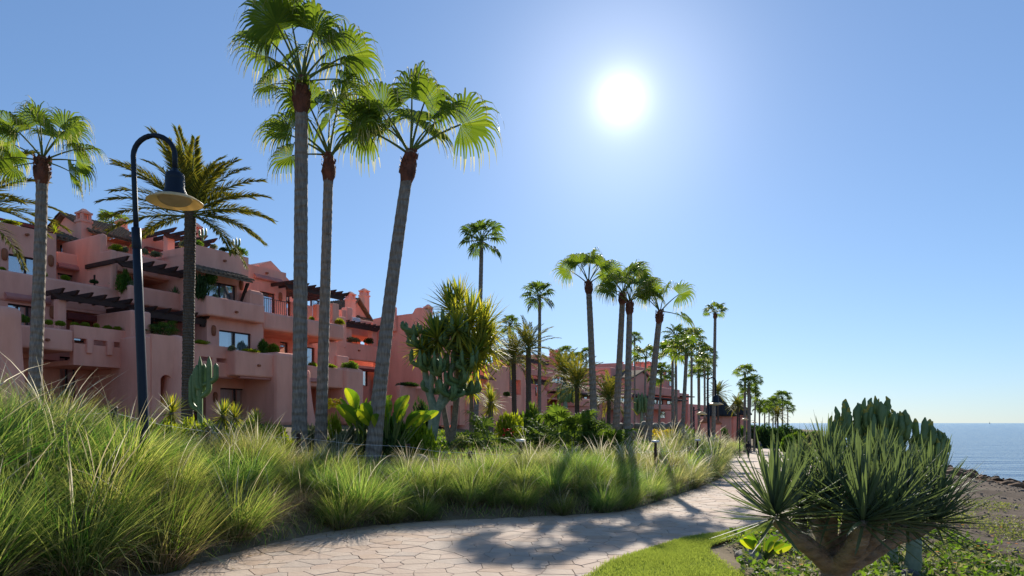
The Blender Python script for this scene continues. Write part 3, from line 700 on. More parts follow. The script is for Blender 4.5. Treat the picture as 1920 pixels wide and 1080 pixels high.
# stepped wall closing the recess
sw = s_of(208, 0); A.box('wall', sw, sw + .35, -4.6, .0, 7.6, z_of(467, sw, 0), bev=.09); A.box('wall', sw + .01, sw + .36, -4.6, -.9, 9.5, z_of(438, sw, -1.2), bev=.16)
A.box('slit', sw - .02, sw + .02, -1.5, -1.36, 8.5, 9.1, M['frame'], bev=0)
# loggia between stepped wall and the projecting block
zt3 = z_of(467, sw, 0); A.box('parapet', sw + .3, s_of(330, 0), -.45, 0.0, zt3 - 1.0, zt3, bev=.1)
A.wall(240, 350, 7.8, 9.6, -2.6, .3, [(262, 306, 523, 560)]); A.win(262, 306, 523, 560, -2.6, 2)
A.pergola(215, 352, 487, 1.1, 6, 3.2)
A.box('ceiling', sw + .3, s_of(345, 0), -3, -.4, zt3 - 1.05, zt3 - .9, bev=.02)
A.front('parapet', 242, 372, 533, 568, .9, .4); A.box('parapet', s_of(242, .9) - .02, s_of(242, .9) + .38, -.4, .88, 7.6, z_of(533, s_of(242, .9), .9) - .03, bev=.08)
A.front('wall', 246, 372, 566, 640, -.6, .3, zb=4.9, bev=.03); A.win(268, 300, 592, 640, -.6, 2, rec=-.05); A.win(352, 372, 625, 660, -.6, 1, rec=-.05)
A.pergola(238, 392, 577, 2.4, 6, 3.4, beam=.3)
A.front('bracket', 377, 388, 583, 612, 2.4, .14, M['wood_dark'], bev=.02)
# roof garden: curved screen wall, pergola, chimneys
scw = MB(); tsc = -3.2; sA, sB = s_of(262, tsc), s_of(315, tsc); prof = [(0, 434), (.12, 426), (.25, 423), (.4, 425), (.55, 433), (.75, 440), (1.0, 444)]
vv = [];
for tt in (tsc, tsc - .3):
    for q, v in prof: s = sA + (sB - sA) * q; vv.append(W(s, tt, z_of(v, sA, tsc)))
    for q, v in prof: s = sA + (sB - sA) * q; vv.append(W(s, tt, 9.6))
n_ = len(prof); fs = [(n_+i, n_+i+1, i+1, i) for i in range(n_-1)] + [(3*n_+i+1, 3*n_+i, 2*n_+i, 2*n_+i+1) for i in range(n_-1)] + [(i, i+1, 2*n_+i+1, 2*n_+i) for i in range(n_-1)] + [(n_, 0, 2*n_, 3*n_), (n_-1, 2*n_-1, 4*n_-1, 3*n_-1)]
scw.add(vv, fs); scw.build('screen_wall', A.m, A.root)
A.front('column', 314, 328, 440, 490, -1.2, .4, bev=.04)
A.pergola(302, 398, 434, -1.0, 5, 3.4, m='wood_dark', out=.8)
A.box('beam', s_of(272, -2.9), s_of(316, -2.9), -3.0, -2.8, z_of(462, s_of(272, -2.9), -2.9) - .2, z_of(462, s_of(272, -2.9), -2.9), M['wood_red'], bev=.01)
A.box('wall', s_of(262, -4), s_of(400, -4), -8, -4.2, 9.5, z_of(452, s_of(330, -4), -4), bev=.04)
A.chimney(s_of(367, -3.6), -3.6, 10.5, z_of(418, s_of(367, -3.6), -3.6), .5)
# projecting block with the vine window and tiled canopy
s4 = s_of(365, 2.1); s4b = s_of(466, 2.1); z4 = z_of(458, s4, 2.1)
A.wall(365, 466, 7.6, z4, 2.1, .4, [(386, 444, 524, 575)], name='wall'); A.win(386, 444, 524, 575, 2.1, 2, rec=.2)
A.box('wall', s4, s4 + .4, -4, 1.71, 7.6, z4 - .002, bev=.05); A.box('wall', s4b - .4, s4b, -4, 1.71, 7.6, z4 - .002, bev=.05); A.box('roof_slab', s4, s4b, -6, 1.7, z4 - .5, z4 - .35, bev=.02)
A.spout(420, 489, 2.1); A.sconce(452, 535, 2.1)
tz = z_of(497, s_of(372, 3), 3.0); A.tiles(s_of(374, 3.0), s_of(472, 3.0), 3.1, tz - .25, 2.1, tz + .18, name='tile_canopy')
br = MB(); sbk = s_of(455, 2.5); br.hexa([W(sbk, 2.2, tz - 1.6), W(sbk + .1, 2.2, tz - 1.6), W(sbk + .1, 2.1, tz - 1.6), W(sbk, 2.1, tz - 1.6), W(sbk, 2.95, tz - .35), W(sbk + .1, 2.95, tz - .35), W(sbk + .1, 2.75, tz - .35), W(sbk, 2.75, tz - .35)]); br.build('bracket', M['wood_dark'], A.root)
# its box balcony and the room below
A.front('balcony', 388, 497, 553, 590, 3.1, 3.2); A.spout(442, 585, 3.1)
A.front('wall', 468, 498, 541, 585, 2.95, .8, bev=.3)
A.wall(388, 494, 4.9, 7.6, 2.5, .35, [(411, 471, 618, 670)]); A.win(411, 471, 618, 670, 2.5, 2)
A.box('wall', s_of(388, 2.5), s_of(388, 2.5) + .35, -.6, 2.14, 4.9, 7.6, bev=.03); A.box('wall', s_of(494, 2.5) - .35, s_of(494, 2.5), -.6, 2.14, 4.9, 7.6, bev=.03)
A.roll(401, 484, 590, 2.5); A.sconce(400, 620, 2.5)
# set-back bay right of it, with railing
s5, s5b = s_of(466, .5), s_of(536, .5); z5 = z_of(495, s5, .5)
A.wall(466, 536.5, 7.5, z5, .5, .35, [(487, 516, 545, 610)]); A.win(487, 516, 545, 610, .5, 1, rec=.16)
A.box('wall', s5b - .35, s5b, -5, .14, 7.5, z5, bev=.04); A.roll(476, 527, 519, .5, .09); A.sconce(525, 557, .5); A.spout(499, 512, .5)
A.box('roof_slab', s5, s5b, -5, .1, z5 - .5, z5 - .4, bev=.01)
gb = MB(); sg0, sg1, sgm = s_of(486, -3), s_of(552, -3), s_of(508, -3); zg = z_of(489, sgm, -3)
gb.add([W(sg0, -3, 10), W(sg1, -3, 10), W(sg1, -3, zg - 1.3), W(sgm, -3, zg), W(sg0, -3, zg - .45), W(sg0, -8, 10), W(sg1, -8, 10), W(sg1, -8, zg - 1.3), W(sgm, -8, zg), W(sg0, -8, zg - .45)], [(0, 1, 2, 3, 4), (4, 3, 8, 9), (3, 2, 7, 8), (0, 4, 9, 5), (1, 6, 7, 2)]); gb.build('gable', A.m, A.root)
rl = MB(); zr0 = z_of(606, s_of(492, 2.3), 2.3)
for k in range(13):
    s = s_of(492, 2.3) + (s_of(537, 2.3) - s_of(492, 2.3)) * k / 12; rl.tube([W(s, 2.3, 7.9), W(s, 2.3, 8.75)], [.012, .012], 6)
rl.tube([W(s_of(492, 2.3), 2.3, 8.75), W(s_of(537, 2.3), 2.3, 8.75)], [.02, .02], 6); rl.build('railing', M['iron'], A.root)
# long right balcony, porch and pergola
s6, s6b = s_of(494, 2.6), s_of(647, 2.6)
A.box('balcony', s6, s6b, 2.1, 2.6, 6.95, 7.95, bev=.2); A.box('balcony_floor', s6, s6b, -2.5, 2.12, 6.95, 7.15, bev=.03); A.box('balcony', s6b - .45, s6b - .01, -1, 2.2, 6.95, 7.94, bev=.12)
A.wall(530, 622, 7.1, 9.7, -1.6, .3, [(534, 545, 545, 600), (586, 612, 560, 610)]); A.win(534, 545, 545, 600, -1.6, 1); A.win(586, 612, 560, 610, -1.6, 2)
A.pergola(531, 648, 531, 1.9, 9, 3.4, beam=.26, out=.55)
A.front('column', 624, 636, 568, 610, 1.9, .42, bev=.05); A.front('column', 594, 603, 570, 610, -.2, .4, bev=.05)
A.chimney(s_of(622, -3), -3, 8.0, z_of(573, s_of(622, -3), -3), .5); A.front('wall', 612, 650, 588, 615, -1.4, .3, zb=7.1)
# first floor right: porch wall, columns
A.wall(480, 645, 4.6, 7.0, -.3, .3, [(525, 540, 640, 690), (572, 590, 650, 700)]); A.win(525, 540, 640, 690, -.3, 1); A.win(572, 590, 650, 700, -.3, 1); A.sconce(601, 663, -.3)
A.front('column', 617, 632, 640, 705, 2.2, .5, zb=4.8, bev=.05); A.front('wall', 632, 655, 666, 690, 2.4, .3, zb=4.9, bev=.08)
# lower terrace right: slotted balcony, box balcony, piers
sb0 = s_of(331, 3.9); zb3 = z_of(640, sb0, 3.9)
A.wall(331, 443, zb3 - 1.5, zb3, 3.9, .3, [(340, 350, 663, 671), (376, 398, 668, 676), (406, 428, 671, 679)], name='balcony'); A.box('balcony_floor', sb0, s_of(443, 3.9), -.5, 3.6, zb3 - 1.5, zb3 - 1.3, bev=.02)
A.front('balcony', 442, 521, 656, 704, 4.6, 4.8); A.spout(484, 685, 4.6); A.roll(446, 517, 707, 4.3, .07); A.roll(392, 432, 706, 3.7, .07)
A.front('pier', 519, 576, 659, 790, 4.9, 4.5, zb=G0, bev=.2); A.buttress(571, 4.2, G0 - .4, 4.6, .75, .3)
A.front('balcony', 572, 664, 684, 724, 3.9, .45); A.box('balcony_floor', s_of(572, 3.9), s_of(664, 3.9), -.4, 3.5, z_of(724, s_of(572, 3.9), 3.9), z_of(724, s_of(572, 3.9), 3.9) + .25, bev=.02); A.roll(574, 612, 714, 3.85, .07)
A.front('pier', 650, 684, 688, 800, 4.2, 4.4, zb=G0, bev=.25)

# ---- second building (gabled loft behind the leaning palm)
B = Bld('terracotta-pink apartment block with gabled tile roof and two chimneys behind the leaning palm', 17, -3, 2.2)
sB0, sB1 = s_of(622, -3), 23.4
B.box('wall', sB0 + 1, 23.2, -14, -7.5, G0, 9.6, bev=.04)
B.front('balcony', 622, 716, 637, 670, -3, .4); B.spout(672, 657, -3); B.box('balcony_floor', sB0, s_of(716, -3), -7.5, -3.3, 6.0, 6.2, bev=.02)
B.wall(625, 745, G0, 6.3, -4.6, .3, [(712, 730, 694, 722), (655, 690, 690, 722)]); B.win(712, 730, 694, 722, -4.6, 1); B.win(655, 690, 690, 722, -4.6, 2, curtain=False)
B.box('awning_box', s_of(648, -3.3), s_of(706, -3.3), -3.7, -3.2, 5.8, 6.0, M['wood_red'], bev=.02)
B.tiles(s_of(712, -3.9), s_of(742, -3.9), -3.4, z_of(672, s_of(712, -3.4), -3.4), -4.6, z_of(661, s_of(712, -4.6), -4.6), name='tile_canopy')
B.wall(648, 720, 6.2, 9.0, -6.6, .3, [(676, 688, 625, 645)]); B.winsz(s_of(676, -6.6), s_of(688, -6.6), 6.3, 8.0, -6.6, 1, curtain=False)
B.front('column', 648, 660, 605, 640, -3.4, .5, zb=7, bev=.05); B.front('column', 698, 707, 612, 645, -3.4, .5, zb=7, bev=.05)
B.pergola(644, 712, 604, -3.2, 7, 3.2, beam=.3, out=.3)
B.front('wall', 650, 725, 594, 606, -4.6, 2.5, zb=8.7)
sg = s_of(660, -8); zap = z_of(560, sg, -8)
B.box('wall', s_of(656, -8) - .2, 23.0, -13, -8.0, 8, zap - 1.6, bev=.03)
gm_ = MB(); sL, sRr = s_of(645, -8), s_of(690, -8); gm_.add([W(sL + .4, -8.0, zap - 1.55), W(sRr, -8.0, zap - 1.55), W((sL + sRr) / 2, -8.0, zap - .15)], [(0, 1, 2)]); gm_.build('gable', B.m, B.root)
# gable roof: ridge runs back from the gable; two slopes built as tiled planes along t
for side in (-1, 1):
    smid = (sL + sRr) / 2; half = (sRr - sL) / 2 + .25; o = MB(); th = .12
    e = smid + side * half
    q = [W(e, -7.6, zap - 1.75), W(smid, -7.6, zap - .02), W(smid, -13, zap - .02), W(e, -13, zap - 1.75)]
    o.add(q + [(x, y, z + th) for x, y, z in q], [(0, 1, 2, 3), (7, 6, 5, 4), (0, 4, 5, 1), (2, 6, 7, 3), (3, 7, 4, 0)]); rf = o.build('tile_roof', M['tile'], B.root)
    for k in range(20):
        tt = -7.7 - k * .27; mb = MB(); mb.tube([W(e, tt, zap - 1.62), W(smid, tt, zap + .1)], [.11, .09], 8); link('tile_row', mb.mesh('tile_row', M['tile']), rf)
B.tiles(s_of(690, -8), 23.2, -7.4, zap - 1.7, -10.2, zap - .3)
B.chimney(s_of(657, -7), -7, 8.5, z_of(547, s_of(657, -7), -7), .62); B.chimney(s_of(683, -9.5), -9.5, 9.5, z_of(541, s_of(683, -9.5), -9.5), .66)
B.front('column', 641, 650, 580, 615, -3.6, .4, bev=.05); B.front('wall', 650, 662, 575, 606, -4.4, .6, bev=.1)
ac_ = B.front('air_conditioner', 661, 676, 594, 604, -4.3, .4, M['white_metal'], bev=.04)

# ---- third building: tall plain end wall with a scalloped top, low terraces to its right
C = Bld('terracotta-pink apartment block with tall blank scalloped end wall beside the candelabra cactus', 24, 2, 2.0)
sC = 23.6; tf, tb = t_of(803, sC), t_of(700, sC)
mb = MB(); prof = []
for q, v in [(0, 598), (.1, 596), (.17, 594), (.26, 593), (.40, 592), (.52, 590.5), (.62, 589), (.72, 588), (.74, 585), (.77, 579), (.81, 577), (.87, 576.5), (.93, 578), (.97, 582), (1.0, 588)]:
    t_ = tb + (tf - tb) * q; prof.append((t_, z_of(v, sC, t_)))
vv = []
for ss in (sC, sC + .5):
    for t_, z_ in prof: vv.append(W(ss, t_, z_))
    for t_, z_ in prof: vv.append(W(ss, t_, G0))
n_ = len(prof)
mb.add(vv, [(i, i+1, n_+i+1, n_+i) for i in range(n_-1)] + [(2*n_+i+1, 2*n_+i, 3*n_+i, 3*n_+i+1) for i in range(n_-1)] + [(i+1, i, 2*n_+i, 2*n_+i+1) for i in range(n_-1)] + [(n_-1, 3*n_-1, 4*n_-1, 2*n_-1)]); mb.build('end_wall', C.m, C.root)
C.box('wall', sC + .5, 31, tb, tf - 1.0, G0, 9.0, bev=.1); C.box('wall', sC + .5, 36, tb, tf - 3.5, G0, 7.4, bev=.1)
C.box('wall', sC - .25, sC, t_of(745, sC), t_of(735, sC), 9.0, z_of(581, sC, tb), bev=.25)
C.chimney(s_of(803, 1), 1, 9, z_of(571, s_of(803, 1), 1), .5)
# low walls and arched buttress in front of it
C.box('garden_wall', s_of(755, 4), s_of(800, 4), 3.4, 3.8, G0, z_of(722, s_of(755, 4), 4), bev=.1)
s7 = s_of(828, 6); C.wall(828, 872, G0, z_of(727, s7, 6), 6, 2.2, [(845, 862, 760, 797)], name='wall'); C.buttress(870, 5.2, G0 - .4, z_of(727, s_of(870, 5.2), 5.2), 1.2, .4)
C.front('garden_wall', 893, 934, 731, 790, 6.0, .5, zb=G0, bev=.12); C.buttress(930, 5.6, G0 - .4, z_of(732, s_of(930, 5.6), 5.6), .9, .3)
C.front('wall', 880, 925, 690, 790, -2, 3, zb=G0); C.front('wall', 915, 966, 682, 790, 1.2, 4, zb=G0, bev=.15)
C.wall(964, 980, G0, z_of(684, s_of(964, 1.6), 1.6), 1.6, 1.5, [(966, 977, 712, 740)]); C.buttress(977, 1.0, G0 - .3, z_of(686, s_of(977, 1), 1), 1.3, .35)
C.front('garden_wall', 930, 968, 742, 800, 5.0, .4, zb=G0, bev=.1); C.tiles(s_of(896, 1), s_of(925, 1), 1.2, z_of(708, s_of(896, 1), 1.2), 0, z_of(702, s_of(896, 0), 0), name='tile_canopy')
C.box('wall', 30, 44, -8, -3, G0, 6.5, bev=.1)

# ---- fourth building (between the candelabra and the group of palms)
D = Bld('terracotta-pink terraced block with roof pergola and paired chimneys behind the date palms', 46, -4, 2.0, 'stucco_far')
D.wall(965, 1120, 1.2, z_of(678, s_of(975, -6), -6), -6, .4, [(979, 988, 678, 690), (1005, 1016, 703, 722), (1036, 1060, 702, 722)]);
for a, c_, vt, vb in ((979, 988, 678, 690), (1005, 1016, 703, 722), (1036, 1060, 702, 722)): D.win(a, c_, vt, vb, -6, 2)
D.box('wall', s_of(965, -6), s_of(1120, -6), -14, -6.4, 1.2, z_of(680, s_of(975, -6), -6), bev=.05)
D.front('wall', 975, 1030, 664, 690, -8, 4, bev=.1); D.front('wall', 1010, 1045, 664, 690, -8.2, 4, bev=.2)
D.front('balcony', 985, 1050, 690, 702, -4.4, .4); D.front('balcony', 1030, 1140, 716, 732, -3.6, .4); D.box('balcony_floor', s_of(1030, -3.6), s_of(1140, -3.6), -6, -3.9, 4.6, 4.8, bev=.02)
D.front('wall', 1045, 1140, 735, 790, -5, .4, zb=1)
D.front('wall', 1050, 1140, 690, 720, -7, 3, zb=1.0)
D.pergola(980, 1026, 712, -.5, 7, 4, beam=.3); D.front('column', 988, 997, 718, 760, -.4, .5, zb=1.5, bev=.03); D.front('column', 1014, 1021, 722, 760, -.4, .5, zb=1.5, bev=.03); D.wall(978, 1026, 1.5, 5.5, -3, .3, [(982, 988, 722, 745)])
D.pergola(975, 1030, 672, -5.6, 6, 2, beam=.3, out=.2)
D.chimney(s_of(1037, -9), -9, 8, z_of(655, s_of(1037, -9), -9), .75); D.chimney(s_of(1044, -9), -9, 8, z_of(655, s_of(1044, -9), -9), .75); D.chimney(s_of(942, -9), -9, 7, z_of(653, s_of(942, -9), -9), .7)
D.front('balcony', 1085, 1110, 747, 762, -1.5, 3, bev=.1); D.win(1094, 1100, 737, 748, -5, 1, rec=-.06)
for u0_, u1_, v0_, v1_, t_ in ((1060, 1074, 741, 757, -5), (1112, 1124, 742, 757, -5), (1004, 1016, 724, 742, -3), (1056, 1072, 704, 716, -7), (1090, 1106, 706, 717, -7)): D.win(u0_, u1_, v0_, v1_, t_, 2, rec=-.07)
D.front('canopy', 1048, 1140, 733, 736, -3.2, 2.0, M['wood_dark'], bev=.05)  # dark slab standing in for the shaded recess line of the terrace
D.tiles(s_of(925, -7), s_of(975, -7), -6, z_of(674, s_of(940, -6), -6), -9, z_of(660, s_of(940, -9), -9))

# ---- fifth building (gable seen between the palm trunks)
E_ = Bld('terracotta-pink gabled block with stepped roofline glimpsed between grouped palm trunks', 78, -4, 1.8, 'stucco_far')
tE = -6
E_.wall(1140, 1290, 0.5, z_of(735, s_of(1145, tE), tE), tE, .4, [(1192, 1204, 744, 756), (1234, 1243, 745, 758), (1130, 1140, 735, 745)])
for a, c_, vt, vb in ((1192, 1204, 744, 756), (1234, 1243, 745, 758)): E_.win(a, c_, vt, vb, tE, 2)
E_.box('wall', s_of(1140, tE), s_of(1250, tE), tE - 14, tE - .4, .5, z_of(737, s_of(1145, tE), tE), bev=.05)
ga = MB(); g0, g1 = s_of(1183, tE + .5), s_of(1222, tE + .5); gmid = (g0 + g1) / 2; zt_ = z_of(697, gmid, tE + .5); zbm = z_of(738, g0, tE + .5)
ga.add([W(g0, tE + .5, zbm), W(g1, tE + .5, zbm), W(g1, tE + .5, zt_ - 1.3), W(gmid, tE + .5, zt_), W(g0, tE + .5, zt_ - 1.3), W(g0, tE - 8, zbm), W(g1, tE - 8, zbm), W(g1, tE - 8, zt_ - 1.3), W(gmid, tE - 8, zt_), W(g0, tE - 8, zt_ - 1.3)], [(0, 1, 2, 3, 4), (4, 3, 8, 9), (3, 2, 7, 8), (0, 4, 9, 5), (1, 6, 7, 2)]); ga.build('gable', E_.m, E_.root)
for sd in (-1, 1):
    o = MB(); e = gmid + sd * ((g1 - g0) / 2 + .3); q = [W(e, tE + .9, zt_ - 1.45), W(gmid, tE + .9, zt_ + .05), W(gmid, tE - 8, zt_ + .05), W(e, tE - 8, zt_ - 1.45)]; o.add(q + [(x, y, z + .25) for x, y, z in q], [(0, 1, 2, 3), (7, 6, 5, 4), (0, 4, 5, 1), (2, 6, 7, 3), (3, 7, 4, 0)]); o.build('tile_roof', M['tile'], E_.root)
E_.front('tower', 1162, 1180, 680, 740, tE - 3, 5, bev=.2); E_.front('tower', 1178, 1222, 683, 740, tE - 5, 5, bev=.2); E_.front('tower', 1145, 1162, 688, 740, tE - 3, 5, bev=.2)
for u, v in ((1163, 677), (1181, 676), (1196, 677), (1205, 678), (1216, 677)): E_.chimney(s_of(u, tE - 7), tE - 7, 7, z_of(v, s_of(u, tE - 7), tE - 7), .95)
E_.front('balcony', 1140, 1186, 727, 742, tE + 2, 2, bev=.15); E_.front('balcony', 1226, 1275, 724, 740, tE + 1.5, 1.9, bev=.15); E_.front('wall', 1243, 1262, 710, 730, tE - 2, 4, bev=.1)
for u0_, u1_, v0_, v1_, t_ in ((1160, 1172, 744, 757, tE), (1222, 1230, 745, 757, tE), (1250, 1262, 746, 758, tE), (1200, 1210, 770, 783, tE), (1235, 1246, 771, 784, tE), (1254, 1262, 714, 724, tE - 2)): E_.win(u0_, u1_, v0_, v1_, t_, 2, rec=-.09)
E_.front('canopy', 1180, 1290, 739, 742, tE + 1.6, 1.6, M['wood_dark'], bev=.05)  # dark strip added as a slab for the shade under the eaves
E_.pergola(1240, 1262, 694, tE - 2, 5, 3, beam=.25); E_.front('column', 1247, 1250, 697, 715, tE - 2, .4, bev=.02)
E_.front('balcony', 1148, 1190, 752, 768, tE + 2.5, 2.6, bev=.15); E_.front('balcony', 1215, 1268, 757, 767, tE + 2.5, 2.6, bev=.15); E_.buttress(1180, tE + 3, .2, z_of(752, s_of(1180, tE + 3), tE + 3), 2.0, .6)
E_.front('wall', 1262, 1292, 735, 800, tE - 1, 6, zb=0); E_.front('canopy', 1284, 1303, 741, 743, tE + 1.5, 3, M['wood_dark'], bev=.05); E_.front('garden_wall', 1290, 1332, 757, 800, tE + 1, .6, zb=-.5, bev=.1)

# ---- thatched pavilions at the end of the row
def pavilion(u, v_apex, v_eave, half_px, Y, label):
    ap = px(u, v_apex, Y); hw = half_px / F * Y; ez = EYE - (v_eave - 793) / F * Y
    t = thing('pavilion', label, 'pavilion', (ap.x, ap.y, -.5)); mb = MB()
    mb.lathe([(hw * 1.0, ez - .25), (hw * 1.02, ez), (hw * .55, ez + (ap.z - ez) * .5), (hw * .14, ez + (ap.z - ez) * .96), (hw * .1, ap.z), (0.01, ap.z + .1)], 8, (ap.x, ap.y, 0)); mb.build('thatch_roof', thatch, t)
    w = MB(); w.lathe([(hw * .72, -3.2), (hw * .72, ez)], 8, (ap.x, ap.y, 0)); w.build('wall', M['stucco_far'], t)
thatch = mat('thatch', (0.018, 0.016, 0.016), (0.05, 0.045, 0.045), scale=3, rough=0.95, bump=0.8, bscale=6, stretch=(3, 3, .6))
pavilion(1347, 742, 778, 34, 118, 'pavilion with dark conical thatched roof, nearer of the two'); pavilion(1384, 746, 776, 26, 132, 'pavilion with dark conical thatched roof beside the cluster of tall palms')
# gate pillars with pyramid caps
for u, v0, v1, Y, lab in ((1321, 783, 818, 62, 'terracotta gate pillar with pyramid cap beside the second lamp post'), (1344, 786, 812, 66, 'terracotta gate pillar with pyramid cap half hidden behind palm trunk')):
    a = px(u, v0, Y); w = 6.0 / F * Y; zb = hz(a.x, a.y) - .2; t = thing('gate_pillar', lab, 'pillar', (a.x, a.y, zb)); mb = MB(); mb.box(a.x - w, a.x + w, a.y - w, a.y + w, zb, a.z - .5); mb.build('shaft', M['stucco_far'], t, bevel=.03)
    c_ = MB(); c_.add([(a.x-w*1.25, a.y-w*1.25, a.z-.5), (a.x+w*1.25, a.y-w*1.25, a.z-.5), (a.x+w*1.25, a.y+w*1.25, a.z-.5), (a.x-w*1.25, a.y+w*1.25, a.z-.5), (a.x-w*1.25, a.y-w*1.25, a.z-.38), (a.x+w*1.25, a.y-w*1.25, a.z-.38), (a.x+w*1.25, a.y+w*1.25, a.z-.38), (a.x-w*1.25, a.y+w*1.25, a.z-.38), (a.x, a.y, a.z)], [(3, 2, 1, 0), (0, 1, 5, 4), (1, 2, 6, 5), (2, 3, 7, 6), (3, 0, 4, 7), (4, 5, 8), (5, 6, 8), (6, 7, 8), (7, 4, 8)]); c_.build('cap', M['terracotta'], t)
# ------------------------------------------------------------------ plant builders
def fan_frond(elev, rg, r=1.08, lp=1.1, nseg=34, droop=1.0, span=118, mats=True, levels=8, roll=0.0):
    """fan leaf in the XZ plane, azimuth 0. elev in degrees. material 0 blade, 1 hanging tips, 2 stalk"""
    o = NP(); e = R(elev); k = 6; P = [np.zeros(3)]; a = e
    for i in range(k):
        P.append(P[-1] + np.array([math.cos(a), 0, math.sin(a)]) * lp / k); a -= R(16) / k * droop
    P = np.array(P); V, Q = tube_np(P, np.linspace(.032, .016, k + 1), 5); o.add(V, Q, 2)
    hub = P[-1]; a -= R(rg.uniform(4, 16)); ax = np.array([math.cos(a), 0, math.sin(a)]); b = np.array([0, 1.0, 0]); nr = np.cross(ax, b); nr = nr if nr[2] > 0 else -nr
    cr_, sr_ = math.cos(roll), math.sin(roll); b, nr = b * cr_ + nr * sr_, nr * cr_ - b * sr_
    th = np.linspace(-R(span), R(span), nseg); dth = th[1] - th[0]
    q = np.linspace(0, 1, levels) ** 0.9
    C = np.zeros((nseg, levels, 3)); S = np.zeros((nseg, levels, 3)); Wd = np.zeros((nseg, levels))
    for i, t in enumerate(th):
        rr = r * (1 - .22 * abs(t) / R(span)) * rg.uniform(.9, 1.08)
        d = ax * math.cos(t) + b * math.sin(t) + nr * (.22 * math.sin(abs(t)) - .05); d /= np.linalg.norm(d)
        sd = -ax * math.sin(t) + b * math.cos(t) + nr * (.45 if i % 2 else -.45); sd /= np.linalg.norm(sd)
        p = hub + d * .02; gr = rg.uniform(.75, 1.25) * droop; twist = rg.normal(0, .05, 3)
        for j in range(levels):
            C[i, j] = p; S[i, j] = sd
            qq = q[j]
            wj = math.tan(dth / 2) * max(qq, .02) * rr * 1.12 if qq <= .56 else math.tan(dth / 2) * .56 * rr * 1.12 * max(0.10, 1 - (qq - .56) / .5) * .62
            Wd[i, j] = wj if j < levels - 1 else .003
            if j < levels - 1:
                step = (q[j + 1] - q[j]) * rr
                if q[j + 1] > .56: d = d + np.array([0, 0, -1.0]) * gr * (.40 + 1.7 * (q[j + 1] - .54)) + twist; d /= np.linalg.norm(d)
                p = p + d * step * (1.0 if q[j + 1] < .62 else 1.2)
    V, Q = strips(C, S, Wd); m_ = np.tile(np.where(q[1:] > .8, 1, 0), nseg)
    o.add(V, Q, 0); o.M[-1] = m_
    return o
ELEVS = (-35, -12, 10, 28, 42, 55, 68, 82)
rf_ = np.random.default_rng(21)
LEAFM = [M['palm_leaf'], M['palm_tip'], M['petiole']]
FAN = {e: [fan_frond(e, rf_, span=rf_.uniform(95, 122), roll=R(ro)).mesh('frond', LEAFM) for ro in (-48, 8, 50)] for e in ELEVS}
FAN_SM = {e: [fan_frond(e, rf_, r=.85, lp=.8, nseg=20, droop=.75, levels=6).mesh('frond', [M['palm_far'], M['palm_far'], M['petiole']]) for _ in range(2)] for e in ELEVS}
def crown_mesh(rg, n=26, r=.8, lp=.7, nseg=13, lo=-40, hi=85, droop=.8, m=('palm_far', 'palm_far', 'petiole')):
    o = NP()
    for i in range(n):
        el = lo + (hi - lo) * ((i + .5) / n) ** .85; az = i * 2.39996 + rg.uniform(-.3, .3)
        V, Q, Mi = fan_frond(el, rg, r * rg.uniform(.85, 1.1), lp * rg.uniform(.8, 1.1), nseg, droop, levels=5, roll=rg.uniform(-.8, .8)).arrays()
        c, s = math.cos(az), math.sin(az); V = np.stack([V[:, 0]*c - V[:, 1]*s, V[:, 0]*s + V[:, 1]*c, V[:, 2]], -1); o.add(V, Q, 0); o.M[-1] = Mi
    return o.mesh('crown', [M[k] for k in m])
CROWNS = [crown_mesh(rf_, n=21, r=.74, lp=.86, nseg=15) for _ in range(3)]
CROWN_OPEN = [crown_mesh(rf_, n=13, r=.95, lp=.95, nseg=17, lo=5, hi=80, droop=1.1, m=('palm_leaf', 'palm_tip', 'petiole')) for _ in range(2)]
def feather_frond(elev, rg, L=2.45, n=64, droop=.72, leaf=.46):
    o = NP(); k = 14; a = R(elev); P = [np.zeros(3)]; A = [a]
    for i in range(k): P.append(P[-1] + np.array([math.cos(a), 0, math.sin(a)]) * L / k); a -= R(62) / k * droop * (.4 + 1.2 * i / k); A.append(a)
    P = np.array(P); A = np.array(A); V, Q = tube_np(P, np.linspace(.03, .006, k + 1), 5); o.add(V, Q, 1)
    q = np.linspace(.16, .995, n); f = q * k
    C = np.stack([np.interp(f, np.arange(k + 1), P[:, j]) for j in range(3)], -1); an = np.interp(f, np.arange(k + 1), A)
    T = np.stack([np.cos(an), np.zeros(n), np.sin(an)], -1); U = np.stack([-np.sin(an), np.zeros(n), np.cos(an)], -1)
    for sd in (-1, 1):
        fw = np.interp(q, [0, 1], [.55, 1.6])[:, None]; up = rg.uniform(.15, .75, n)[:, None]
        d = T * fw + np.array([0, sd, 0]) * 1.0 + U * up - np.array([0, 0, .12]); ll = leaf * np.sin(np.clip(q * 1.05 + .12, 0, 1) * np.pi * .93) ** .6 * rg.uniform(.85, 1.1, n) + .06
        V, Q = leaves(C, d, U + np.array([0, sd * .3, 0]) + rg.normal(0, .2, (n, 3)), ll, np.full(n, .025)); o.add(V, Q, 0)
    return o
DATE = {e: [feather_frond(e, rf_).mesh('frond', [M['date_leaf'], M['petiole']]) for _ in range(2)] for e in (-30, -5, 15, 32, 48, 62, 78)}
def date_crown(rg, n=34, L=2.4):
    o = NP()
    for i in range(n):
        el = -35 + 118 * ((i + .5) / n) ** .9; az = i * 2.39996 + rg.uniform(-.3, .3)
        V, Q, Mi = feather_frond(el, rg, L * rg.uniform(.85, 1.1), 30, leaf=.45).arrays(); c, s = math.cos(az), math.sin(az)
        o.add(np.stack([V[:, 0]*c - V[:, 1]*s, V[:, 0]*s + V[:, 1]*c, V[:, 2]], -1), Q, 0); o.M[-1] = Mi
    return o.mesh('crown', [M['date_leaf'], M['petiole']])
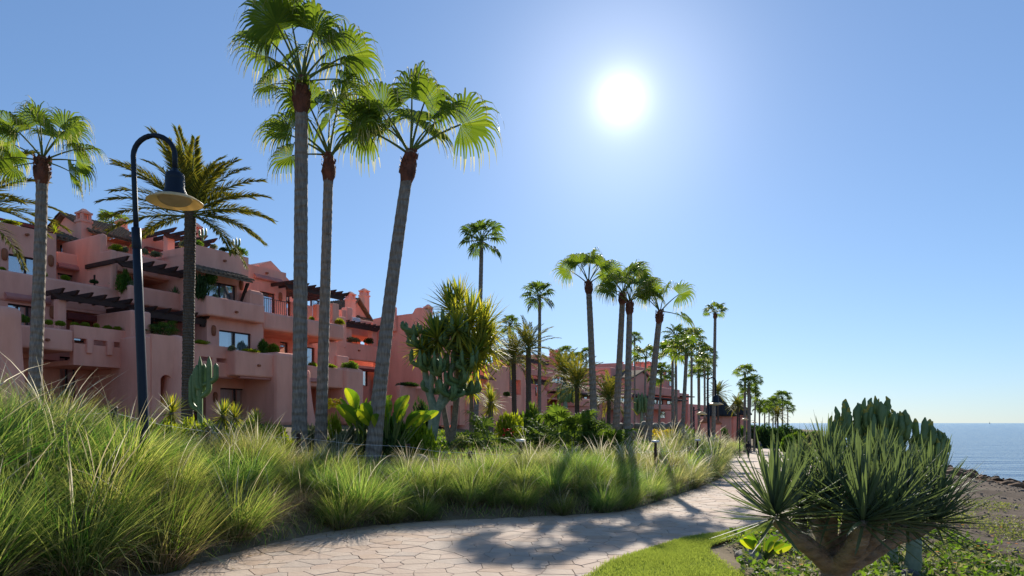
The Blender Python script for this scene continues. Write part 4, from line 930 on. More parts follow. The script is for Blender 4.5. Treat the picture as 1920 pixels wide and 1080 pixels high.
DATE_CROWNS = [date_crown(rf_) for _ in range(2)]
def trunk_mesh(name, P, r0, r1, material, rings=.16, amp=.035, n=14, swell=1.35, rg=rng):
    P = np.asarray(P, float); Ltot = np.sum(np.linalg.norm(np.diff(P, axis=0), axis=1)); k = max(8, int(Ltot / (rings / 2)))
    d = np.concatenate([[0], np.cumsum(np.linalg.norm(np.diff(P, axis=0), axis=1))]); s = np.linspace(0, Ltot, k)
    C = np.stack([np.interp(s, d, P[:, j]) for j in range(3)], -1); q = s / Ltot
    rad = r0 + (r1 - r0) * q ** .8; rad = rad * (1 + (swell - 1) * np.exp(-s / .5)); rad = rad * (1 + amp * np.where(np.arange(k) % 2 == 0, 1, -1) * rg.uniform(.2, 1.2, k))
    V, Q = tube_np(C, rad, n); return mesh_np(name, V, Q, material, None, True)
def bez(a, b, lean=(0, 0), n=14):
    a, b = np.array(a, float), np.array(b, float); m = (a + b) / 2 + np.array([lean[0], lean[1], 0]); t = np.linspace(0, 1, n)[:, None]
    return (1-t)**2 * a + 2*t*(1-t) * m + t**2 * b
def fan_palm(label, base_uv, top_uv, Y, r0, r1, fronds, kind='fan', lean=(0, 0), group=None, dY=0.0, collar=True, scale=1.0, name='fan_palm', rg=None):
    """base/top of the trunk in photo pixels at distance Y; fronds: list of (azimuth, elevation) or ('crown', variant)"""
    rg = rg or random.Random(int(base_uv[0] * 7 + Y))
    tp = px(*top_uv, Y + dY); bx = (base_uv[0] - 960) / F * Y; zb = hz(bx, Y) - .12
    t = thing(name, label, 'palm tree', (bx, Y, zb), group); o = np.array([bx, Y, zb])
    top = np.array(tp) - o; P = bez((0, 0, 0), top, lean)
    link('trunk', trunk_mesh('trunk', P, r0, r1, M['trunk_date'] if kind.startswith('date') else M['trunk'], rings=.2 if kind == 'fan' else .14, amp=.03 if kind == 'fan' else .06, swell=1.3), t)
    ax = unit(P[-1] - P[-2])
    if collar:
        L = .75 * scale * (r1 / .13) ** .5; s0 = top - ax * L; mb = NP(); q = np.linspace(0, 1, 9)
        rad = r1 * np.array([.98, 1.12, 1.38, 1.52, 1.42, 1.3, 1.15, 1.05, .7]); V, Q = tube_np(s0 + ax * (q * L * 1.08)[:, None], rad, 12)
        V = V + np.random.default_rng(int(base_uv[0])).normal(0, r1 * .07, V.shape); mb.add(V, Q)
        nb = 44; rr = np.random.default_rng(int(base_uv[0]) + 3); az = rr.uniform(0, 6.28, nb); h = rr.uniform(.25, .95, nb) * L     # cut leaf bases
        c = s0 + ax * h[:, None] + np.stack([np.cos(az), np.sin(az), np.zeros(nb)], -1) * r1 * 1.2
        V, Q = leaves(c, np.stack([np.cos(az) * .55, np.sin(az) * .55, np.ones(nb)], -1), np.stack([np.cos(az), np.sin(az), np.zeros(nb)], -1), np.full(nb, r1 * 1.1), np.full(nb, r1 * .42)); mb.add(V, Q)
        link('leaf_base_collar', mb.mesh('leaf_base_collar', M['collar'], True), t)
    if fronds and fronds[0] == 'crown':
        c = link('crown', fronds[1], t); c.location = top; c.rotation_euler = (0, 0, rg.uniform(0, 6.28)); c.scale = (scale,) * 3; return t
    lib = FAN if kind == 'fan' else (FAN_SM if kind == 'fan_small' else DATE)
    for i, fr in enumerate(fronds):
        az, el = fr[0], fr[1]; sc = (fr[2] if len(fr) > 2 else 1.0) * scale
        e = min(lib, key=lambda x: abs(x - el)); f = link('frond', lib[e][i % len(lib[e])], t); f.location = top - ax * rg.uniform(0, .12)
        f.rotation_euler = (R(rg.uniform(-6, 6)), R(e - el), R(az)); f.scale = (sc * rg.uniform(.94, 1.06),) * 3
    return t

# tussock grass: each variant a mesh of arching blades with a few seed plumes
def tussock(rg, n=620, h=1.05, rad=.17, w=.0055, plume=26, spread=1.0, levels=6):
    o = NP(); az = rg.uniform(0, 2*np.pi, n); rr = np.sqrt(rg.uniform(0, 1, n)) * rad
    base = np.stack([np.cos(az) * rr, np.sin(az) * rr, np.zeros(n)], -1); az2 = az + rg.normal(0, .5, n)
    lean = np.abs(rg.normal(.18, .22, n)) + rr / rad * .28 * spread; bend = rg.gamma(2.2, .42, n) * spread
    L = h * rg.uniform(.55, 1.15, n); V, Q = blades(n, base, az2, L, w * rg.uniform(.7, 1.3, n), lean, bend, levels, flat=np.pi / 2 + rg.normal(0, .7, n)); o.add(V, Q, 0)
    m = n // 6; az = rg.uniform(0, 2*np.pi, m); base = np.stack([np.cos(az) * rad * .8, np.sin(az) * rad * .8, np.zeros(m)], -1)      # dry old blades low down
    V, Q = blades(m, base, az, h * rg.uniform(.4, .8, m), np.full(m, w), rg.uniform(.5, 1.0, m), rg.uniform(.5, 1.4, m), 5, flat=np.pi / 2 + rg.normal(0, .7, m)); o.add(V, Q, 2)
    if plume:
        az = rg.uniform(0, 2*np.pi, plume); base = np.zeros((plume, 3)); L = h * rg.uniform(1.15, 1.6, plume)
        V, Q = blades(plume, base, az, L, np.full(plume, w * .55), rg.uniform(.02, .3, plume), rg.uniform(.3, 1.5, plume), 9, flat=np.pi / 2 + rg.normal(0, .8, plume), taper=4)
        V = V.copy(); Vr = V.reshape(plume, 9, 2, 3); mid = Vr.mean(2, keepdims=True); wd = np.array([1, 1, 1, 1, 1, 1.3, 1.7, 1.5, .6])[None, :, None, None]; V = (mid + (Vr - mid) * wd).reshape(-1, 3)
        o.add(V, Q, 1)
    return o
rt = np.random.default_rng(5)
TM = [M['tussock'], M['plume'], M['dead_grass']]; TG = [M['tussock_grey'], M['plume'], M['dead_grass']]
TUS_NEAR = [tussock(rt, n=1100, h=rt.uniform(1.0, 1.25), rad=.25, spread=s, w=.005, plume=int(p_)).mesh('tussock', TM) for s, p_ in ((.85, 5), (1.0, 9), (1.2, 3), (1.05, 12))] + [tussock(rt, n=900, h=1.2, rad=.2, spread=.85, w=.005, plume=22).mesh('tussock', TG) for _ in range(2)]
TUS_DRY = [tussock(rt, n=520, h=.9, rad=.2, spread=1.3, w=.005, plume=10).mesh('tussock', [M['dead_grass'], M['plume'], M['dead_grass']])]
TUS_FAR = [tussock(rt, n=420, h=1.1, rad=.2, w=.009, spread=s, plume=9).mesh('tussock', m_) for s, m_ in ((1.0, TM), (.85, TG), (1.1, TM))]

def bush_mesh(name, rg, n, shape, leaf, w, m, up=.3, shell=.55, lumps=9, twig=None):
    """leaves spread through a lumpy ellipsoid volume, base at z=0. shape (rx, ry, h)"""
    c = rg.normal(0, 1, (lumps, 3)); c = unit(c) * rg.uniform(.25, .75, (lumps, 1)); c[:, 2] = np.abs(c[:, 2]) * .9 + .05; rad = rg.uniform(.32, .6, lumps)
    k = rg.integers(0, lumps, n); d = unit(rg.normal(0, 1, (n, 3))); q = rg.uniform(shell, 1, n) ** .6
    P = c[k] + d * (rad[k] * q)[:, None]; P[:, 2] = np.abs(P[:, 2]); keep = P[:, 2] < 1.5; P, d = P[keep], d[keep]; n = len(P)
    P = P * np.array([shape[0], shape[1], shape[2] * .74]); dirn = d + rg.normal(0, .55, (n, 3)) + np.array([0, 0, up])
    V, Q = leaves(P, dirn, rg.normal(0, 1, (n, 3)) + np.array([0, 0, .8]), leaf * rg.uniform(.6, 1.25, n), w * rg.uniform(.7, 1.2, n))
    o = NP(); o.add(V, Q)
    if twig:
        for i in range(twig):
            e = c[i % lumps] * np.array([shape[0], shape[1], shape[2] * .74]); V, Q = tube_np(bez((e[0]*.15, e[1]*.15, 0), e, n=5), np.linspace(.03, .008, 5) * shape[2], 5); o.add(V, Q, 1)
    return o.mesh(name, [M[m], M['bark_yucca']])
rb = np.random.default_rng(17)
BUSH = {k: [bush_mesh('foliage', rb, 4200, (1, 1, 1), .15, .042, k, twig=9, lumps=14) for _ in range(2)] for k in ('bush_green', 'bush_lime', 'bush_dark', 'bush_grey')}
BUSH_FINE = {k: [bush_mesh('foliage', rb, 1500, (1, 1, 1), .24, .06, k, up=.8, lumps=11) for _ in range(2)] for k in ('bush_lime', 'bush_green', 'bush_grey', 'bush_dark')}
def bush(label, u, vb, wpx, hpx, Y, m, cat='shrub', group=None, fine=False, name='shrub', z=None, yscale=.8):
    """shrub whose base centre shows at (u, vb)"""
    c = px(u, vb, Y); w = wpx / F * Y / 2; h = hpx / F * Y
    if z is not None: c.z = z
    lib = (BUSH_FINE if fine else BUSH)[m]; me = lib[int(u) % 2]
    o = bpy.data.objects.new(name, me); COL.objects.link(o); o.location = c; o.scale = (w / 1.1, w / 1.1 * yscale / .8, h / 1.05); o.rotation_euler = (0, 0, u * .37)
    return tag(o, label, cat, group)
def rosette(rg, n=60, L=.55, w=.022, lo=-30, hi=88, bend=.35, levels=5, m='yucca_leaf'):
    az = np.arange(n) * 2.39996 + rg.uniform(-.2, .2, n); el = np.radians(lo + (hi - lo) * (np.arange(n) + .5) / n); lean = np.pi / 2 - el
    base = np.stack([np.cos(az) * .03, np.sin(az) * .03, np.linspace(-.12, .03, n)], -1)
    return blades(n, base, az, L * rg.uniform(.8, 1.1, n), w * np.ones(n), lean, bend * rg.uniform(.3, 1.3, n), levels, taper=1.4)
def ros_mesh(name, rg, m, **k):
    V, Q = rosette(rg, **k); return mesh_np(name, V, Q, M[m])
YUC = [ros_mesh('rosette', rb, 'yucca_leaf', n=110, L=.62, w=.022, lo=-55) for _ in range(3)]
ALO = [ros_mesh('foliage', rb, 'aloe', n=34, L=.5, w=.045, lo=10, bend=-.2), ros_mesh('foliage', rb, 'bush_lime', n=44, L=.5, w=.03, lo=0, bend=.4)]
def aloe(label, u, vb, wpx, Y, k=0, z=None, cat='succulent', group=None, name='aloe_plant', m=None):
    c = px(u, vb, Y); s = wpx / F * Y / .95
    if z is not None: c.z = z
    o = bpy.data.objects.new(name, m or ALO[k]); COL.objects.link(o); o.location = c; o.scale = (s, s, s); o.rotation_euler = (0, 0, u)
    return tag(o, label, cat, group)
def finger(P, r, n=10, ribd=.12, tip=True):
    k = len(P); rad = np.full(k, r); rad[0] *= .75
    if tip: rad[-1] = r * .15; rad[-2] = r * .72; 
    return tube_np(P, rad, n, ribs=1, ribd=ribd)
def arm_path(base, out, rise, az, n=9, wob=.02, rg=rng):
    """leaves the stem sideways, then turns up"""
    t = np.linspace(0, 1, n); r = out * np.sin(np.clip(t * 2.2, 0, 1) * np.pi / 2); z = rise * (t ** 1.25)
    return np.stack([base[0] + r * math.cos(az) + rg.normal(0, wob, n) * t, base[1] + r * math.sin(az) + rg.normal(0, wob, n) * t, base[2] + z], -1)
# ------------------------------------------------------------------ tall palms
fan_palm('tallest fan palm, its crown cut by the top of the picture', (561, 818), (566, 150), 15.0, .165, .135,
    [(0, 38, 1.1), (20, 62), (345, 70), (180, 60, 1.05), (168, 46, 1.05), (200, 76), (95, 70), (270, 74), (240, 58), (310, 60), (192, 2, .6), (8, 16, .72), (130, 50), (45, 44)])
fan_palm('slender fan palm standing between the tallest palm and the leaning one', (600, 815), (617, 290), 15.8, .14, .105,
    [(178, 46, 1.0), (185, 4, .8), (165, 68), (0, 62, 1.0), (30, 48), (300, 72), (90, 80), (240, 62), (330, 40, .9), (200, 30, .9)])
fan_palm('fan palm with a long leaning trunk and wide pleated fans', (697, 830), (770, 285), 15.5, .18, .125,
    [(2, 36, 1.15), (10, 60, 1.05), (180, 38, 1.1), (172, 62, 1.1), (90, 78), (275, 72), (310, 58), (220, 60), (60, 58), (140, 50)], lean=(-.12, 0))
fan_palm('shaggy fan palm in front of the pink block at the left edge', (58, 760), (80, 297), 16.8, .165, .125,
    [(0, 6, .8), (8, 30, .9), (350, 48, .9), (20, 66, .9), (180, 14, .8), (172, 38, .9), (188, 58, .9), (100, 70, .9), (270, 80, .9), (300, 60, .9), (230, 50, .85), (200, -10, .65), (350, -14, .75)], lean=(.06, 0), scale=.9)
fan_palm('feathery date palm rising behind the big street lamp', (350, 760), (357, 398), 19.0, .16, .15,
    [(3, 12), (8, 30), (355, -5), (15, 45), (340, 22), (20, 60), (350, 62), (0, -28), (30, 20), (178, 14), (185, 30), (170, 45), (190, 2), (165, 62), (200, 48), (175, -10, .9), (90, 66), (60, 78), (120, 78), (270, 80), (250, 66), (300, 62), (80, 50), (280, 50), (230, 40), (320, 40), (140, 40), (330, -22), (45, 4), (210, 15), (150, 10)], kind='date', collar=False, name='date_palm', scale=.9)
fan_palm('date palm at the left edge of which only drooping fronds show', (-68, 760), (-64, 380), 19.5, .2, .18,
    [(0, 32), (10, 15), (350, 48), (340, 10), (5, -5), (20, 62), (330, 30), (355, -30), (300, 20), (180, 30), (90, 60), (270, 60), (200, 40), (60, 78), (40, 10), (320, -5)], kind='date', collar=False, name='date_palm')
G4 = 'fan palms grouped beside the paved path'
fan_palm('fan palm with reddish collar standing furthest left of the four path-side palms', (1115, 830), (1103, 528), 26, .15, .105,
    [(0, 38), (15, 62), (180, 44, 1.1), (165, 66), (90, 80), (270, 70), (300, 50), (235, 56)], lean=(.06, 0), group=G4, scale=.78)
fan_palm('fan palm second in the group of four, leaning slightly towards the sea', (1152, 850), (1168, 548), 27.5, .15, .11,
    [(0, 60, 1.1), (15, 76, 1.1), (180, 56), (185, 20, .9), (90, 70), (270, 62), (320, 44), (230, 40)], group=G4, scale=.78)
fan_palm('fan palm third in the group of four, rooted in the tall grass', (1174, 860), (1181, 565), 25, .15, .10,
    [(0, 40), (12, 64), (175, 60), (190, 38), (90, 80), (280, 66), (240, 48), (330, 52)], group=G4, scale=.78)
fan_palm('fan palm furthest right of the group of four with one outflung frond', (1212, 850), (1238, 583), 26, .15, .105,
    [(0, 50, 1.2), (5, -4, .95), (175, 62, 1.05), (165, 78), (195, 46), (275, 70), (245, 56), (110, 66)], lean=(-.08, 0), group=G4, scale=.78)
fan_palm('tall dense-headed fan palm rising alone behind the candelabra cactus', (890, 805), (903, 452), 38, .15, .11, ('crown', CROWNS[0]), scale=.98, lean=(.1, 0), collar=False)
fan_palm('thin-stemmed fan palm with round head beside the date palms', (1011, 750), (1012, 557), 46, .14, .10, ('crown', CROWNS[1]), scale=.92, collar=False)
fan_palm('very tall thin fan palm standing alone beside the second lamp post', (1337, 815), (1341, 588), 50, .17, .10, ('crown', CROWN_OPEN[0]), scale=.62)
GF = 'fan palms beyond the group of four'
for lab, b_, t_, Y, r_b, cr, sc in [
    ('dark-headed fan palm just right of the outflung frond', (1268, 825), (1267, 632), 43, .15, CROWNS[2], .62),
    ('light green open-crowned fan palm with thick brown trunk', (1277, 825), (1287, 668), 34, .17, CROWN_OPEN[1], .78),
    ('drooping pale fan palm in front of the fifth block', (1262, 815), (1261, 672), 40, .15, CROWN_OPEN[0], .75),
    ('fan palm with ragged head behind the thick brown trunk', (1296, 812), (1297, 640), 46, .14, CROWN_OPEN[1], .68),
    ('thin dark fan palm in front of the stepped roofline', (1190, 765), (1190, 635), 78, .17, CROWNS[0], .62),
    ('bright fan palm in front of the pink gable', (1206, 770), (1211, 672), 62, .16, CROWN_OPEN[0], .92),
    ('fan palm with skirt of hanging dead fronds before the pink gable', (1233, 812), (1240, 702), 50, .15, CROWNS[1], .75),
    ('fan palm left of the tall lone palm, dark and round headed', (1311, 800), (1309, 684), 70, .2, CROWNS[1], .78),
    ('pale fan palm with low head left of the tall lone palm', (1311, 800), (1311, 706), 66, .2, CROWN_OPEN[1], .78),
    ('tall shaggy fan palm directly left of the tall lone palm', (1327, 800), (1327, 668), 72, .2, CROWNS[2], .85),
    ('fan palm with bright lower head left of the tall lone palm', (1322, 805), (1321, 690), 64, .18, CROWN_OPEN[0], .7),
    ('tallest palm of the distant clump beside the thatched roofs', (1396, 812), (1397, 702), 92, .3, CROWN_OPEN[1], 1.0),
    ('second palm of the distant clump, thick trunked', (1405, 815), (1404, 722), 90, .4, CROWNS[0], .95),
    ('palm of the distant clump with lower head between the tall ones', (1402, 812), (1407, 745), 96, .3, CROWN_OPEN[0], 1.0),
    ('right palm of the distant clump, thin and bending', (1414, 808), (1417, 714), 98, .2, CROWNS[1], .8),
    ('fan palm just right of the distant clump, low and dark', (1424, 808), (1424, 762), 130, .25, CROWNS[2], 1.25),
    ('far fan palm second right of the distant clump', (1433, 806), (1434, 764), 145, .25, CROWNS[0], 1.3),
    ('far fan palm in the middle of the shoreline row, low headed', (1442, 806), (1442, 769), 150, .25, CROWNS[1], 1.25),
    ('far fan palm of the shoreline row beside the tallest one there', (1450, 806), (1449, 757), 160, .25, CROWNS[2], 1.4),
    ('far fan palm with slim trunk inside the shoreline row', (1455, 806), (1454, 759), 165, .25, CROWNS[0], 1.3),
    ('tallest far fan palm of the shoreline row', (1467, 806), (1467, 748), 170, .3, CROWNS[1], 1.7),
    ('last fan palm of the shoreline row, nearest the open sea', (1477, 806), (1477, 766), 180, .28, CROWNS[2], 1.55),
    ('dark fan palm head showing above the date palms', (958, 750), (956, 612), 58, .16, CROWNS[2], .72),
    ('dark fan palm head beyond the paired chimneys', (1061, 770), (1061, 664), 90, .2, CROWNS[0], .88),
    ('distant fan palm head left of the first path-side palm', (1083, 770), (1083, 672), 92, .2, CROWNS[1], .75),
    ('distant fan palm head touching the first path-side palm trunk', (1098, 770), (1099, 665), 95, .2, CROWNS[2], .8),
    ('palm head peeping over the tiled loft roof', (209, 700), (210, 420), 52, .2, CROWN_OPEN[0], .7)]:
    fan_palm(lab, b_, t_, Y, r_b * .68, r_b * .5, ('crown', cr), scale=sc * 1.1, group=GF, collar=False)
GD = 'date palms in the garden'
for lab, b_, t_, Y, r_b, cr, sc, ln in [
    ('date palm with bushy arching crown and dark trunk beside the third block', (991, 748), (991, 655), 44, .3, DATE_CROWNS[0], .78, 0),
    ('lower date palm whose fronds arch over the pink terrace', (965, 770), (963, 672), 46, .28, DATE_CROWNS[1], .82, 0),
    ('young date palm with pale arching fronds above the big palm bush', (1082, 790), (1082, 722), 34, .2, DATE_CROWNS[0], .68, 0),
    ('young upright date palm left of the second path-side palm', (1140, 800), (1142, 748), 33, .16, DATE_CROWNS[1], .55, 0),
    ('pale date palm half hidden behind the first path-side palm', (1060, 790), (1058, 700), 48, .22, DATE_CROWNS[1], .75, 0),
    ('small date palm beyond the second lamp post', (1347, 800), (1346, 738), 84, .2, DATE_CROWNS[0], .72, 0),
    ('date palm behind the second thatched roof', (1382, 806), (1384, 762), 110, .3, DATE_CROWNS[1], .85, 0),
    ('squat date palm in the shoreline row', (1459, 808), (1458, 780), 140, .3, DATE_CROWNS[0], .9, 0)]:
    fan_palm(lab, b_, t_, Y, r_b * .62, r_b * .55, ('crown', cr), kind='date', scale=sc * 1.12, group=GD, collar=False, name='date_palm')

# ------------------------------------------------------------------ tussock grass on the bank
rgp = random.Random(8); pts = []
def free(x, y, d): return all((x - a) ** 2 + (y - b) ** 2 > d * d for a, b in pts)
arr = np.array(XL_T); arr = arr[(arr[:, 0] > 3) & (arr[:, 0] < 120)]
cand = []
for k in range(26000):
    y = rgp.uniform(4.2, 27); x = rgp.uniform(-11, 8.5)
    if x > XL(y) - .12: continue
    cand.append((x, y))
cd = seg_dist(np.array([c[0] for c in cand]), np.array([c[1] for c in cand]), XL_T)
near = []
for (x, y), d in zip(cand, cd):
    lim = 3.4 if y < 10.5 else 2.3
    if d < .10 or d > lim or x / y < -.86: continue
    if y > 13.5 and x < 0.2 and d > 2.0: continue
    if free(x, y, float(np.interp(y, [8, 12, 16, 27], [.54, .46, .45, .62]))): pts.append((x, y)); near.append((x, y, d))
near.sort(key=lambda p: p[1]); marks = []
GT = 'tall grass tussocks on the bank along the paved path'
for i, (x, y, d) in enumerate(near):
    me = rgp.choice(TUS_NEAR[:4] if d < 1.6 or rgp.random() < .45 else TUS_NEAR[4:]) if y < 17 else rgp.choice(TUS_FAR)
    o = bpy.data.objects.new('grass_tussock', me); COL.objects.link(o); s = rgp.uniform(.66, 1.2) * float(np.interp(y, [7, 9.5, 11.5, 14, 20, 27], [1.0, .84, .66, .60, .74, .95]))
    if 9.8 < y < 11.9 and d < .8: s *= 1.3
    if y < 17 and rgp.random() < .09: o.data = TUS_DRY[0]; s *= .8
    o.location = (x, y, hz(x, y) - .03); o.rotation_euler = (R(rgp.uniform(-7, 7)), R(rgp.uniform(-7, 7)), rgp.uniform(0, 6.28)); o.scale = (s * 1.1, s * 1.1, s * rgp.uniform(.85, 1.05))
    tag(o, None, 'grass', GT if y < 13.5 else 'grass tussocks along the far bend'); marks.append((o, 960 + x / y * F, d))
ORD = ['first', 'second', 'third', 'fourth', 'fifth', 'sixth', 'seventh', 'eighth', 'ninth', 'tenth', 'eleventh', 'twelfth', 'thirteenth', 'fourteenth', 'fifteenth', 'sixteenth', 'seventeenth', 'eighteenth', 'nineteenth', 'twentieth']
LM = [(90, 'at the left edge of the picture'), (200, 'left of the big street lamp'), (300, 'at the foot of the big street lamp'), (400, 'below the columnar cactus'), (500, 'left of the tallest palm'), (630, 'below the two upright palms'), (750, 'below the leaning palm'), (850, 'below the candelabra cactus'), (950, 'below the low hedge'), (1090, 'below the big palm bush'), (1180, 'at the foot of the path-side palms'), (1260, 'below the palm with the outflung frond'), (3000, 'near the second lamp post')]
bins = {}
for o, u, d in marks:
    lm = next(b for a, b in LM if u < a); row = 'front row' if d < .8 else ('middle row' if d < 1.7 else 'back row'); bins.setdefault((lm, row), []).append((u, o))
for (lm, row), lst in bins.items():
    lst.sort(key=lambda a: a[0])
    for i, (u, o) in enumerate(lst): o['label'] = '%s grass tussock %s, %s from left' % (row.replace(' ', '-'), lm, ORD[min(i, 19)])
# further tussocks down the path
fp = []
for k in range(900):
    y = rgp.uniform(27, 95); d = rgp.uniform(.4, 2.6 + (y > 40) * 1.5); x = float(XL(y)) - d * 1.08
    if all((x - a) ** 2 + (y - b) ** 2 > (.8 + .012 * y) ** 2 for a, b in fp): fp.append((x, y))
fp = sorted(fp[:72], key=lambda p: p[1])
for k, (x, y) in enumerate(fp):
    o = bpy.data.objects.new('grass_tussock', rgp.choice(TUS_FAR)); COL.objects.link(o); s = rgp.uniform(1.0, 1.35) * (1 if y < 45 else 1.25)
    o.location = (x, y, hz(x, y) - .05); o.rotation_euler = (0, 0, rgp.uniform(0, 6.28)); o.scale = (s * 1.15, s * 1.15, s)
    tag(o, 'small grass tussock %s, %s nearest' % (('beyond the second lamp post', 'beside the gate pillars', 'before the thatched pavilions', 'at the far end of the path')[k // 18], ORD[k % 18]), 'grass', 'distant grass tussocks down the path')
# low dry grass and litter between the tussocks, one uncountable mass
n = 52000; y = rng.uniform(4.5, 32, n); d = rng.uniform(.02, 5.5, n); x = XL(y) - d * 1.15; ok = (x / y > -.9); x, y = x[ok], y[ok]; n = len(x)
base = np.stack([x, y, H(x, y) + .02], -1); V, Q = blades(n, base, rng.uniform(0, 6.28, n), rng.uniform(.12, .42, n), np.full(n, .006), rng.uniform(.1, .9, n), rng.uniform(.2, 1.2, n), 4, flat=rng.uniform(0, 3.1, n))
mi = np.repeat((rng.uniform(0, 1, n) < .45).astype(int), 3)
tag(link('grass', mesh_np('grass', V, Q, [M['tussock'], M['dead_grass']], mi)), 'low green and straw-coloured grass between the tussocks', 'grass', kind='stuff')
# lawn blades
n = 110000; y = rng.uniform(6.5, 17, n) ** 1.0; a = rng.uniform(-.03, 1.05, n); x = XR(y) + (XO(y) - XR(y)) * a + rng.normal(0, .03, n)
base = np.stack([x, y, ZP(y) + .012], -1); V, Q = blades(n, base, rng.uniform(0, 6.28, n), rng.uniform(.018, .05, n) * (1 + .7 * lump(x, y, 4, 71)), np.full(n, .003), rng.uniform(0, .6, n), rng.uniform(0, .8, n), 3, flat=rng.uniform(0, 3.1, n))
n2 = 60000; y = 17 + 40 * rng.uniform(0, 1, n2) ** 1.6; a = rng.uniform(-.01, 1.01, n2); x = XR(y) + (XO(y) - XR(y)) * a; V2, Q2 = blades(n2, np.stack([x, y, ZP(y) + .012], -1), rng.uniform(0, 6.28, n2), rng.uniform(.04, .08, n2), np.full(n2, .007), rng.uniform(0, .6, n2), rng.uniform(0, .8, n2), 3, flat=rng.uniform(0, 3.1, n2)); Q = np.concatenate([Q, Q2 + len(V)]); V = np.concatenate([V, V2])
tag(link('lawn_grass', mesh_np('lawn_grass', V, Q, M['lawn_blade'])), 'short mown lawn grass beside the paved path', 'grass', kind='stuff')

# ------------------------------------------------------------------ garden shrubs between bank and buildings
def gbush(label, u, vtop, wpx, Y, m, fine=False, cat='shrub', name='shrub', group=None, ys=.8, sink=.1):
    x = (u - 960) / F * Y; z = hz(x, Y) - sink; h = EYE - (vtop - 793) / F * Y - z
    o = bpy.data.objects.new(name, (BUSH_FINE if fine else BUSH)[m][int(u) % 2]); COL.objects.link(o); w = wpx / F * Y / 2
    o.location = (x, Y, z); o.scale = (w / 1.08, w / 1.08 * ys / .8, max(h, .2) / 1.08); o.rotation_euler = (0, 0, u * .37)
    return tag(o, label, cat, group)
gbush('lime-green low shrub left of the small spiky yucca under the round turret', 285, 760, 96, 12.6, 'bush_lime')
gbush('lime-green low shrub behind the small spiky yucca under the round turret', 345, 757, 104, 13.0, 'bush_lime')
gbush('yellow-green low shrub at the foot of the columnar cactus', 405, 760, 110, 13.0, 'bush_lime')
gbush('yellow-green low shrub below the large ground floor window', 462, 762, 112, 13.3, 'bush_lime')
gbush('yellow-green low shrub left of the tallest palm trunk', 520, 770, 96, 13.8, 'bush_lime')
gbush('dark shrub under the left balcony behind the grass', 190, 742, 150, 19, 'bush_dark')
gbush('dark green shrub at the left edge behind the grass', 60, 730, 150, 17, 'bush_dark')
gbush('grey-green shrub between the two upright palm trunks', 583, 764, 80, 16.4, 'bush_grey')
gbush('golden yellow shrub right of the slender palm trunk', 626, 750, 40, 16.6, 'bush_lime')
gbush('grey-green rounded shrub in front of the corner pier', 645, 768, 100, 16.2, 'bush_grey')
gbush('dark round shrub just right of the leaning palm base', 742, 738, 104, 16.9, 'bush_green')
gbush('dark low shrub at the foot of the leaning palm', 722, 786, 110, 16.2, 'bush_dark')
gbush('bright feathery shrub left of the pale cactus trunk', 784, 772, 74, 16.8, 'bush_lime', fine=True)
gbush('dark clipped block of foliage under the blank end wall', 790, 727, 46, 31, 'bush_dark')
gbush('low hedge with silvery leaves right of the cactus trunk, left half', 862, 806, 72, 21, 'bush_grey', ys=.5, name='hedge', cat='hedge')
gbush('low hedge with silvery leaves right of the cactus trunk, right half', 925, 807, 66, 21.5, 'bush_grey', ys=.5, name='hedge', cat='hedge')
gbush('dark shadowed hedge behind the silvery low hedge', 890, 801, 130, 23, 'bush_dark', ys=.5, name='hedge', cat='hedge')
gbush('round lime-green bush beyond the low hedge', 958, 756, 62, 29, 'bush_lime')
gbush('bright shrub beside the thin dark palm trunk', 905, 770, 40, 30, 'bush_lime', fine=True)
gbush('yellow flowering shrub between the leaning path-side palms', 1246, 806, 50, 30, 'bush_lime')
gbush('second yellow-green shrub below the pink gable', 1218, 812, 36, 31, 'bush_lime')
gbush('grey-blue spiky shrub in front of the yellow flowering shrub', 1240, 824, 52, 28, 'bush_grey', fine=True)
gbush('dark leafy shrub beside the thin black lamp post', 1290, 788, 44, 48, 'bush_green', fine=True)
gbush('bright lime shrub at the foot of the gate pillars', 1345, 803, 24, 58, 'bush_lime', fine=True)
gbush('rounded dark hedge in front of the thatched pavilions', 1353, 788, 36, 95, 'bush_dark')
gbush('round bush right of the rounded dark hedge', 1393, 786, 30, 112, 'bush_green')
gbush('green shrub behind the first path-side palm', 1132, 775, 50, 29, 'bush_green', fine=True)
gbush('shrub in front of the pink garden wall, dark and wide', 1270, 796, 70, 55, 'bush_dark')
gbush('hedge strip below the fifth block', 1205, 792, 90, 52, 'bush_lime', ys=.4, name='hedge', cat='hedge')
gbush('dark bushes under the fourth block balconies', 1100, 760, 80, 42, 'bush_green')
gbush('bushy garden shrub below the pergola of the fourth block', 1000, 742, 60, 40, 'bush_green', fine=True)
gbush('pale shrub beside the date palm trunk', 1040, 745, 60, 38, 'bush_green', fine=True)
